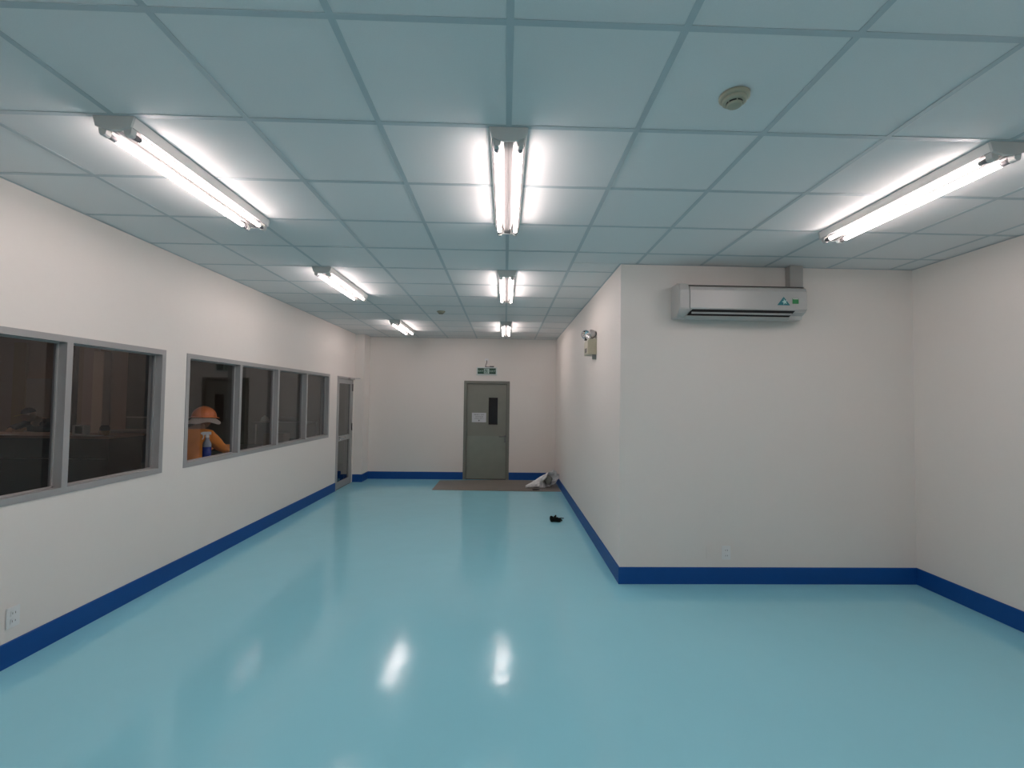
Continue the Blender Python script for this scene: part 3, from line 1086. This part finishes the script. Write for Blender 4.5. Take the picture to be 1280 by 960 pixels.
post('pilaster', -10.31, -9.99, 0.10, 0.0, 3.09, mat('hall_mauve_panel', (0.36, 0.27, 0.24), 0.75, var=0.05), 'wide brown pilaster at the back of the hall beside the pale strip', 'pilaster')
post('pilaster', -9.975, -9.72, 0.22, 0.0, 2.70, HALLB, 'pale beige strip pilaster on the brown hall wall', 'pilaster')
post('wall_cupboard', -10.82, -10.50, 0.12, 0.0, 3.09, HALLK, 'tall dark locker-like strip left of the brown pilaster', 'cupboard')
post('wall_cupboard', -9.235, -8.80, 0.12, 0.0, 3.09, HALLK, 'tall dark strip right of the brown hall wall', 'cupboard')
post('pilaster', -12.0, -11.70, 0.08, 0.0, 2.9, mat('hall_ochre_panel', (0.28, 0.20, 0.12), 0.8, var=0.05), 'ochre panel at the left edge of the nearest window', 'pilaster')
post('electrical_cabinet', -11.55, -10.98, 0.20, 0.3, 2.02, GREYP, 'tall grey brown cabinet against the brown hall wall', 'cabinet')

# added warm fill light, out of view, to brighten the hall
t = thing('hall_fill_light', 'added warm fill light above the dark hall, out of view', 'lamp', (-10.2, 6.3, 3.1))
boxo('fill_light_body', (-0.20, 0.20, -0.20, 0.20, -0.05, -0.0005), LAMPG, t)
WARM = mat('warm_fill_glow', (0.8, 0.7, 0.5), 0.5, emit=(1.0, 0.70, 0.52), estr=26.0)
boxo('fill_light_panel', (-0.17, 0.17, -0.17, 0.17, -0.075, -0.0505), WARM, t)

# long counter
t = thing('counter', 'long dark work counter with a brown wooden edge in the hall', 'counter', (-7.6, 5.6, 0))
boxo('worktop', (-1.75, 1.20, 0, 0.75, 0.935, 0.975), WOOD, t, 0.003)
boxo('front_panel', (-1.72, 1.17, 0.04, 0.07, 0.0, 0.934), DARKT, t)
boxo('side_panel', (1.14, 1.17, 0.07, 0.73, 0.0, 0.934), DARKT, t)
boxo('side_panel', (-1.72, -1.69, 0.07, 0.73, 0.0, 0.934), DARKT, t)
for x in (-0.6, 0.4):
    boxo('shelf_edge', (x - 0.9, x + 0.75, 0.025, 0.0399, 0.60, 0.615), GREYP, t)
t = thing('small_case', 'small white rimmed case with a dark opening on the hall counter', 'case', (-7.06, 5.85, 0.9755))
bm = bmesh.new()
for b in ((-0.09, 0.09, -0.06, 0.06, 0, 0.02), (-0.09, 0.09, -0.06, 0.06, 0.15, 0.165), (-0.09, -0.065, -0.06, 0.06, 0.02, 0.15), (0.065, 0.09, -0.06, 0.06, 0.02, 0.15)):
    bx(bm, *b)
obj('shell', bm, PLATE, t)
boxo('dark_screen', (-0.065, 0.065, -0.045, 0.05, 0.02, 0.15), BLACK, t)
t = thing('liquid_jar', 'small jar with amber liquid at the right end of the hall counter', 'jar', (-6.68, 5.85, 0.9755))
bm = bmesh.new()
lathe(bm, [(0, 0), (0.065, 0), (0.068, 0.01), (0.068, 0.075), (0, 0.075)], (0, 0, 0), 20)
obj('liquid', bm, AMBER, t)
bm = bmesh.new()
lathe(bm, [(0.068, 0.0755), (0.068, 0.13), (0.05, 0.15), (0.05, 0.165), (0, 0.165)], (0, 0, 0), 20)
obj('jar_glass', bm, DARKG, t)
tag(boxo('paper_sheet', (-0.20, 0.16, -0.10, 0.10, 0.0, 0.006), PLATE, None, loc=(-6.80, 5.705, 0.9755)), 'white paper sheet lying at the right end of the hall counter', 'paper')
tag(boxo('paper_sheet', (-0.11, 0.11, -0.08, 0.08, 0.0, 0.006), PLATE, None, loc=(-8.10, 5.70, 0.9755)), 'white paper sheet on the hall counter in front of the dark clothed person', 'paper')
tag(boxo('paper_sheet', (-0.10, 0.10, -0.08, 0.08, 0.0, 0.006), PLATE, None, loc=(-7.30, 5.70, 0.9755)), 'white paper sheet on the hall counter beside the small case', 'paper')

# green screened desk
t = thing('screened_desk', 'grey desk with a dark green privacy screen behind the nearest window', 'desk', (-6.72, 7.0, 0))
boxo('desk_top', (-0.75, 0.65, -0.35, 0.35, 0.93, 0.985), GREYP, t, 0.004)
boxo('privacy_screen', (-0.74, 0.64, 0.30, 0.33, 0.986, 1.20), DGREEN, t)
boxo('screen_rail', (-0.76, 0.66, 0.29, 0.34, 1.20, 1.225), GREYP, t)
for x in (-0.72, 0.60):
    for y in (-0.32, 0.28):
        boxo('leg', (x, x + 0.04, y, y + 0.04, 0, 0.9295), DARKT, t)
t = thing('waste_bin', 'small grey bin below the dark green desk screen', 'bin', (-7.05, 6.35, 0.0))
bm = bmesh.new()
lathe(bm, [(0, 0), (0.12, 0), (0.15, 0.40), (0.155, 0.41), (0.145, 0.41), (0.12, 0.02), (0, 0.02)], (0, 0, 0), 20)
obj('bin_shell', bm, GREYP, t)
bm = bmesh.new()
lathe(bm, [(0.150, 0.385), (0.162, 0.39), (0.162, 0.415), (0.150, 0.418)], (0, 0, 0), 20)
obj('bin_rim', bm, GREYP, t)

# machine and boxes behind the third pane
t = thing('work_bench', 'cluttered grey bench with boxes behind the third pane of the far window bank', 'bench', (-4.50, 7.6, 0))
boxo('bench_top', (-0.55, 0.50, -0.30, 0.35, 1.10, 1.14), GREYP, t, 0.004)
for x in (-0.53, 0.44):
    for y in (-0.28, 0.29):
        boxo('leg', (x, x + 0.05, y, y + 0.05, 0, 1.0995), GREYP, t)
boxo('lower_shelf', (-0.475, 0.435, -0.28, 0.33, 0.62, 0.65), GREYP, t)
tag(boxo('cardboard_box', (-0.20, 0.20, -0.15, 0.15, 0, 0.26), TAN, None, 0.004, loc=(-4.68, 7.6, 0.6505)), 'brown box on the shelf under the cluttered bench', 'box')
tag(boxo('dark_bin', (-0.13, 0.13, -0.12, 0.12, 0, 0.16), DARKT, None, 0.01, loc=(-4.25, 7.6, 0.6505)), 'dark tray beside the brown box under the bench', 'tray')
t = thing('cable_heap', 'low heap of dark cloth and cables on the bench top', 'heap', (-4.45, 7.62, 1.1405))
bm = bmesh.new()
blob(bm, (0, 0, 0.04), 0.20, 0.12, 0.06, 12, 0.5)
blob(bm, (-0.15, 0.02, 0.05), 0.08, 0.08, 0.06, 14, 0.5)
obj('cloth', bm, mat('grey_cloth', (0.20, 0.19, 0.17), 0.9, var=0.2), t)
t = thing('water_stand', 'pale round-topped jug on a narrow stand behind the second pane', 'jug', (-5.22, 8.16, 0))
bm = bmesh.new()
bx(bm, -0.10, 0.16, -0.10, 0.10, 0, 1.06)
obj('stand', bm, GREYP, t, bevel=0.008)
bm = bmesh.new()
lathe(bm, [(0, 0), (0.07, 0), (0.085, 0.02), (0.085, 0.10), (0.06, 0.15), (0.025, 0.165), (0.025, 0.185), (0, 0.185)], (0.0, 0, 1.0605), 20)
obj('jug', bm, CREAM, t)
t = thing('storage_crate', 'blue crate on the hall floor seen through the glass door', 'crate', (-3.66, 7.9, 0))
bm = bmesh.new()
for b in ((-0.22, 0.22, -0.16, 0.16, 0, 0.02), (-0.22, 0.22, -0.16, -0.145, 0.02, 0.22), (-0.22, 0.22, 0.145, 0.16, 0.02, 0.22), (-0.22, -0.205, -0.145, 0.145, 0.02, 0.22),
          (0.205, 0.22, -0.145, 0.145, 0.02, 0.22)):
    bx(bm, *b)
obj('crate_shell', bm, BLUEC, t)
boxo('crate_rim', (-0.235, 0.235, -0.175, -0.1605, 0.18, 0.21), BLUEC, t)

# spray bottle on the outer sill
t = thing('spray_bottle', 'spray bottle of blue liquid with a white trigger standing behind the window', 'bottle', (-3.125, 2.90, WZ[0] + 0.001), 0.5)
tag(boxo('window_shelf', (XL - WT - 0.17, XL - WT - 0.001, W2[0], W2[1], 0.940, 0.9785), GREYP, None, 0.003),
    'narrow grey shelf under the far window bank on the hall side', 'shelf')
t.location = (XL - WT - 0.075, 2.985, 0.979)
bm = bmesh.new()
lathe(bm, [(0, 0), (0.036, 0), (0.041, 0.006), (0.041, 0.125), (0, 0.125)], (0, 0, 0), 24)
obj('liquid', bm, LIQ, t)
bm = bmesh.new()
lathe(bm, [(0.041, 0.1255), (0.041, 0.150), (0.036, 0.172), (0.020, 0.205), (0.015, 0.235), (0, 0.235)], (0, 0, 0), 24)
obj('bottle_shoulder', bm, CLEARP, t)
bm = bmesh.new()
lathe(bm, [(0.018, 0.225), (0.018, 0.250), (0.012, 0.256), (0, 0.256)], (0, 0, 0), 16)
hd = bx(bm, -0.050, 0.035, -0.012, 0.012, 0.256, 0.286)
bx(bm, -0.060, -0.050, -0.008, 0.008, 0.262, 0.280)
obj('spray_head', bm, WHITEP, t, bevel=0.003)
bm = bmesh.new()
prism(bm, [(-0.040, 0.256), (-0.028, 0.256), (-0.030, 0.222), (-0.040, 0.205), (-0.046, 0.208), (-0.038, 0.225)], -0.007, 0.007, 'Y')
obj('trigger', bm, WHITEP, t)


# ================================================================== PEOPLE
def skinned(name, chains, level=2):
    """chains: list of (points, radii, links) -> evaluated mesh grown over the skeleton"""
    me = bpy.data.meshes.new(name)
    V, E, Rr, roots = [], [], [], []
    for pts, rad, links in chains:
        o = len(V)
        roots.append(o)
        V += [tuple(p) for p in pts]
        E += [(a + o, b + o) for a, b in links]
        Rr += rad
    me.from_pydata(V, E, [])
    ob = bpy.data.objects.new(name, me)
    COL.objects.link(ob)
    md = ob.modifiers.new('skin', 'SKIN')
    md.use_smooth_shade = True
    for i, rr in enumerate(Rr):
        sv = me.skin_vertices[0].data[i]
        sv.radius = rr if isinstance(rr, tuple) else (rr, rr)
        sv.use_root = i in roots
    sb = ob.modifiers.new('sub', 'SUBSURF')
    sb.levels = level
    sb.render_levels = level
    dg = bpy.context.evaluated_depsgraph_get()
    dg.update()
    res = bpy.data.meshes.new_from_object(ob.evaluated_get(dg))
    bpy.data.objects.remove(ob)
    return res


def chain(pts, rad):
    return (pts, rad, [(i, i + 1) for i in range(len(pts) - 1)])


def hand_chains(wrist, d, up, side, curl=0.5):
    """five separate fingers and a palm from the wrist, pointing along d; side = thumb direction"""
    d, up, side = Vector(d).normalized(), Vector(up).normalized(), Vector(side).normalized()
    wv = Vector(wrist)
    out = [chain([wv - d * 0.02, wv + d * 0.03, wv + d * 0.075], [(0.024, 0.020), (0.034, 0.018), (0.036, 0.015)])]
    for k, ln in enumerate((0.068, 0.078, 0.072, 0.056)):
        base = wv + d * 0.078 + side * (0.030 - 0.020 * k)
        p1 = base + d * ln * 0.45 - up * 0.008 * curl
        p2 = p1 + (d * 0.85 - up * 0.5 * curl).normalized() * ln * 0.32
        p3 = p2 + (d * 0.55 - up * 0.9 * curl).normalized() * ln * 0.26
        out.append(chain([base - d * 0.02, p1, p2, p3], [0.0095, 0.009, 0.008, 0.0065]))
    tb = wv + d * 0.022 + side * 0.026
    t1 = tb + (d * 0.6 + side * 0.8).normalized() * 0.035
    t2 = t1 + (d * 0.95 + side * 0.15 - up * 0.2).normalized() * 0.028
    out.append(chain([tb, t1, t2], [0.011, 0.010, 0.008]))
    return out


def head_bm(bm, c, fwd, tilt=0.0, s=1.0):
    """a head with face, turned so that it faces fwd"""
    c = Vector(c)
    f = Vector(fwd).normalized()
    rt = f.cross(Vector((0, 0, 1))).normalized()
    upv = rt.cross(f).normalized()
    q = Matrix((rt, f, upv)).transposed()
    n, m = 28, 20
    rings = []
    for j in range(1, m):
        ph = math.pi * j / m
        ring = []
        for i in range(n):
            a = 2 * math.pi * i / n
            x, y, z = math.sin(ph) * math.cos(a), math.sin(ph) * math.sin(a), math.cos(ph)
            X, Y, Z = x * 0.076, y * 0.095, z * 0.115
            if z < 0:
                k = 1 - 0.34 * (-z) ** 1.3
                X *= k
                Y = Y * (1 - 0.22 * (-z)) + (0.020 * (-z) if y > 0 else 0.012 * z)
            if y > 0.6:
                fx = abs(x)
                # nose
                Y += 0.024 * math.exp(-(x / 0.16) ** 2 - ((z + 0.22) / 0.20) ** 2)
                Y += 0.008 * math.exp(-(x / 0.30) ** 2 - ((z + 0.60) / 0.10) ** 2)   # lips
                Y -= 0.010 * math.exp(-((fx - 0.40) / 0.16) ** 2 - ((z - 0.02) / 0.12) ** 2)  # eye sockets
                Y += 0.006 * math.exp(-(x / 0.7) ** 2 - ((z - 0.20) / 0.10) ** 2)    # brow
                Y += 0.008 * math.exp(-(x / 0.28) ** 2 - ((z + 0.88) / 0.14) ** 2)   # chin
            ring.append(bm.verts.new(c + q @ Vector((X * s, Y * s, Z * s))))
        rings.append(ring)
    T = bm.verts.new(c + q @ Vector((0, 0, 0.115 * s)))
    B = bm.verts.new(c + q @ Vector((0, 0.01, -0.115 * s)))
    for a, b in zip(rings, rings[1:]):
        for i in range(n):
            bm.faces.new((a[i], a[(i + 1) % n], b[(i + 1) % n], b[i])).smooth = True
    for i in range(n):
        bm.faces.new((T, rings[0][(i + 1) % n], rings[0][i])).smooth = True
        bm.faces.new((B, rings[-1][i], rings[-1][(i + 1) % n])).smooth = True
    for sx in (-1, 1):
        e = bmesh.ops.create_uvsphere(bm, u_segments=10, v_segments=8, radius=0.03 * s)
        for v in e['verts']:
            v.co = c + q @ Vector((sx * 0.078 * s + v.co.x * 0.35, -0.005 + v.co.y * 0.65, v.co.z * 1.0 - 0.008))
    return q


def add_mesh(bm, me):
    bm.from_mesh(me)
    bpy.data.meshes.remove(me)


def person(label, at, P, head, facing, cloth, cuffs=True):
    """P: dict of joints; one continuous body, clothing grown over the same skeleton as a child"""
    t = thing('person', label, 'person', at)
    o = Vector(at)
    J = {k: Vector(v) - o for k, v in P.items()}
    names = ['pelvis', 'waist', 'chest', 'neck', 'head', 'sl', 'el', 'wl', 'sr', 'er', 'wr', 'hl', 'kl', 'al', 'hr', 'kr', 'ar', 'tl', 'tr']
    idx = {k: i for i, k in enumerate(names)}
    L = [('pelvis', 'waist'), ('waist', 'chest'), ('chest', 'neck'), ('neck', 'head'), ('chest', 'sl'), ('sl', 'el'), ('el', 'wl'), ('chest', 'sr'), ('sr', 'er'), ('er', 'wr'),
         ('pelvis', 'hl'), ('hl', 'kl'), ('kl', 'al'), ('al', 'tl'), ('pelvis', 'hr'), ('hr', 'kr'), ('kr', 'ar'), ('ar', 'tr')]
    rad = dict(pelvis=(0.13, 0.10), waist=(0.12, 0.095), chest=(0.14, 0.105), neck=0.052, head=0.055, sl=0.058, el=0.040, wl=0.026, sr=0.058, er=0.040, wr=0.026,
               hl=0.080, kl=0.055, al=0.035, hr=0.080, kr=0.055, ar=0.035, tl=0.032, tr=0.032)
    links = [(idx[a], idx[b]) for a, b in L]
    chains = [([J[k] for k in names], [rad[k] for k in names], links)]
    for s in 'lr':
        d = J['h' + s + 'tip'] - J['w' + s]
        chains += hand_chains(J['w' + s], d, (0, 0, 1), Vector((0, 0, 1)).cross(d) * (-1 if s == 'l' else 1), 0.7)
    bm = bmesh.new()
    add_mesh(bm, skinned('b', chains))
    q = head_bm(bm, Vector(head) - o, facing)
    body = obj('body', bm, SKIN, t)
    for f in body.data.polygons:
        f.use_smooth = True
    # clothing: sleeves to the wrists, trousers to the ankles, collar at the neck
    grow = 0.018
    n2 = [k for k in names if k not in ('head', 'tl', 'tr')]
    i2 = {k: i for i, k in enumerate(n2)}
    JJ = {k: J[k].copy() for k in n2}
    JJ['neck'] = J['chest'].lerp(J['neck'], 0.62)
    for s in 'lr':
        JJ['w' + s] = J['e' + s].lerp(J['w' + s], 0.90)
    rr = {}
    for k in n2:
        v = rad[k]
        rr[k] = (v[0] + grow, v[1] + grow) if isinstance(v, tuple) else v + grow
    cl = skinned('c', [([JJ[k] for k in n2], [rr[k] for k in n2], [(i2[a], i2[b]) for a, b in L if a in i2 and b in i2])])
    bm = bmesh.new()
    add_mesh(bm, cl)
    for v in bm.verts:
        k = noise3(v.co, 9, 2) * 0.010 + noise3(v.co, 22, 4) * 0.005
        v.co += v.normal * k
    cobj = obj('coverall', bm, cloth, t)
    for f in cobj.data.polygons:
        f.use_smooth = True
    for s in 'lr':
        bm = bmesh.new()
        a, b = J['a' + s], J['t' + s]
        cyl(bm, (a.x, a.y - 0.03, 0.0), (a.x, a.y - 0.03, 0.12), 0.062, 0.055, 14)
        bx(bm, a.x - 0.048, a.x + 0.048, a.y - 0.05, b.y + 0.06, 0.0, 0.055)
        obj('boot', bm, BLACK, t, bevel=0.006)
    return t, q


# worker in orange at the window, facing along the wall, head bent to the work
WX, WY = -3.50, 3.36
P = dict(pelvis=(WX, WY - 0.24, 0.86), waist=(WX, WY - 0.22, 1.01), chest=(WX, WY - 0.16, 1.165), neck=(WX, WY - 0.06, 1.275), head=(WX, WY + 0.01, 1.34),
         sl=(WX - 0.17, WY - 0.12, 1.20), el=(WX - 0.20, WY + 0.12, 1.03), wl=(WX - 0.08, WY + 0.40, 1.02), hltip=(WX - 0.02, WY + 0.50, 1.01),
         sr=(WX + 0.17, WY - 0.12, 1.20), er=(WX + 0.20, WY + 0.08, 1.03), wr=(WX + 0.12, WY + 0.38, 1.02), hrtip=(WX + 0.08, WY + 0.48, 1.01),
         hl=(WX - 0.10, WY - 0.24, 0.80), kl=(WX - 0.11, WY - 0.19, 0.43), al=(WX - 0.11, WY - 0.24, 0.07), tl=(WX - 0.11, WY - 0.10, 0.04),
         hr=(WX + 0.10, WY - 0.24, 0.80), kr=(WX + 0.11, WY - 0.16, 0.43), ar=(WX + 0.11, WY - 0.22, 0.07), tr=(WX + 0.11, WY - 0.08, 0.04))
HC = Vector((WX, WY + 0.035, 1.385))
t, q = person('person in orange coveralls and orange hard hat bent over work behind the window', (WX, WY - 0.2, 0), P, HC, (0.0, 1.0, -0.35), COVER)
off = Vector((WX, WY - 0.2, 0))
hc = HC - off
# hard hat: shell, ridges, brim; cream cloth neck shade below
f = Vector((0, 1, -0.06)).normalized()
upv = Vector((0, 0.06, 1)).normalized()
rt = Vector((1, 0, 0))
Q = Matrix((rt, f, upv)).transposed()
bm = bmesh.new()
n, m = 36, 10
prev = None
base_c = hc + upv * 0.022
for j in range(m + 1):
    ph = math.pi / 2 * (1 - j / m)
    if j == m:
        apex = bm.verts.new(base_c + Q @ Vector((0, 0, 0.125)))
        for i in range(n):
            bm.faces.new((prev[i], prev[(i + 1) % n], apex)).smooth = True
        break
    ring = []
    for i in range(n):
        a = 2 * math.pi * i / n
        ridge = 1 + 0.035 * math.exp(-(math.cos(a) / 0.16) ** 2)
        z = math.cos(ph) * 0.125 * ridge
        ring.append(bm.verts.new(base_c + Q @ Vector((math.sin(ph) * 0.118 * math.cos(a), math.sin(ph) * 0.142 * math.sin(a), z))))
    if prev:
        for i in range(n):
            bm.faces.new((prev[i], prev[(i + 1) % n], ring[(i + 1) % n], ring[i])).smooth = True
    prev = ring
bm2 = bm
helmet = obj('hard_hat', bm, ORANGE, t)
bm = bmesh.new()
ri, ro = [], []
for i in range(n):
    a = 2 * math.pi * i / n
    fr = max(0, math.sin(a))
    e = 0.016 + 0.045 * fr ** 2
    ri.append((0.116 * math.cos(a), 0.140 * math.sin(a)))
    ro.append(((0.118 + e * 0.6) * math.cos(a), (0.142 + e) * math.sin(a)))
A = [bm.verts.new(base_c + Q @ Vector((x, y, 0.004))) for x, y in ri]
B = [bm.verts.new(base_c + Q @ Vector((x, y, -0.006))) for x, y in ro]
C_ = [bm.verts.new(base_c + Q @ Vector((x, y, -0.010))) for x, y in ro]
D = [bm.verts.new(base_c + Q @ Vector((x, y, -0.004))) for x, y in ri]
for i in range(n):
    k = (i + 1) % n
    for a, b in ((A, B), (B, C_), (C_, D), (D, A)):
        bm.faces.new((a[i], a[k], b[k], b[i]))
obj('hat_brim', bm, ORANGE, helmet)
bm = bmesh.new()
prev = None
n = 48
for j in range(6):
    s = j / 5
    ring = []
    for i in range(n):
        a = 2 * math.pi * i / n
        R = 1.0 + s * (0.42 + 0.07 * math.sin(3 * a + 0.6))
        z = -0.012 - 0.062 * s - 0.012 * s * math.sin(4 * a + 1.0) + 0.030 * s * max(0, math.sin(a)) ** 2
        ring.append(bm.verts.new(base_c + Q @ Vector((0.108 * R * math.cos(a), 0.128 * R * math.sin(a), z))))
    if prev:
        for i in range(n):
            bm.faces.new((prev[i], prev[(i + 1) % n], ring[(i + 1) % n], ring[i])).smooth = True
    prev = ring
bmesh.ops.solidify(bm, geom=bm.faces[:], thickness=0.003)
tag(obj('cloth_brim', bm, CREAM, t), 'floppy cream cloth sun brim')
# what the worker leans on
t = thing('work_table', 'small dark table under the hands of the orange clad person', 'table', (WX - 0.10, WY + 0.86, 0))
boxo('table_top', (-0.30, 0.20, -0.30, 0.30, 0.955, 0.985), DARKT, t, 0.003)
for x in (-0.28, 0.14):
    for y in (-0.28, 0.24):
        boxo('leg', (x, x + 0.04, y, y + 0.04, 0, 0.9545), DARKT, t)

# person in dark clothes leaning on the counter
PX, PY = -8.50, 6.72
P = dict(pelvis=(PX, PY + 0.10, 0.86), waist=(PX, PY + 0.06, 0.97), chest=(PX + 0.02, PY - 0.06, 1.10), neck=(PX, PY - 0.16, 1.20), head=(PX - 0.02, PY - 0.22, 1.24),
         sl=(PX + 0.19, PY - 0.08, 1.13), el=(PX + 0.30, PY - 0.28, 1.04), wl=(PX + 0.12, PY - 0.50, 1.03), hltip=(PX + 0.03, PY - 0.58, 1.01),
         sr=(PX - 0.17, PY - 0.08, 1.13), er=(PX - 0.28, PY - 0.28, 1.04), wr=(PX - 0.10, PY - 0.50, 1.03), hrtip=(PX - 0.02, PY - 0.60, 1.01),
         hl=(PX + 0.10, PY + 0.10, 0.80), kl=(PX + 0.11, PY + 0.04, 0.43), al=(PX + 0.11, PY + 0.12, 0.07), tl=(PX + 0.11, PY - 0.02, 0.04),
         hr=(PX - 0.10, PY + 0.10, 0.80), kr=(PX - 0.11, PY + 0.04, 0.43), ar=(PX - 0.11, PY + 0.12, 0.07), tr=(PX - 0.11, PY - 0.02, 0.04))
HC = Vector((PX - 0.04, PY - 0.25, 1.27))
t, q = person('person in dark clothes and a yellow peaked cap leaning on the hall counter', (PX, PY, 0), P, HC, (-0.75, -0.6, -0.30), DCLOTH)
for o in t.children:
    if o.name.startswith('boot'):
        pass
hc = HC - Vector((PX, PY, 0))
bm = bmesh.new()
prev = None
n = 24
for j in range(7):
    ph = math.pi / 2 * (1 - j / 6)
    if j == 6:
        apx = bm.verts.new(hc + q @ Vector((0, -0.01, 0.135)))
        for i in range(n):
            bm.faces.new((prev[i], prev[(i + 1) % n], apx)).smooth = True
        break
    ring = [bm.verts.new(hc + q @ Vector((0.086 * math.sin(ph) * math.cos(2 * math.pi * i / n), 0.104 * math.sin(ph) * math.sin(2 * math.pi * i / n) - 0.008, 0.03 + 0.105 * math.cos(ph)))) for i in range(n)]
    if prev:
        for i in range(n):
            bm.faces.new((prev[i], prev[(i + 1) % n], ring[(i + 1) % n], ring[i])).smooth = True
    prev = ring
cap = obj('cap', bm, DCLOTH, t)
bm = bmesh.new()
pts = [(-0.075, 0.055), (-0.07, 0.13), (-0.04, 0.175), (0, 0.185), (0.04, 0.175), (0.07, 0.13), (0.075, 0.055)]
A = [bm.verts.new(hc + q @ Vector((x, y, 0.036))) for x, y in pts]
B = [bm.verts.new(hc + q @ Vector((x, y, 0.028))) for x, y in pts]
bm.faces.new(A)
bm.faces.new(B[::-1])
for i in range(len(pts)):
    k = (i + 1) % len(pts)
    bm.faces.new((A[i], A[k], B[k], B[i]))
tag(obj('cap_peak', bm, YELLOW, cap), 'yellow cap peak')
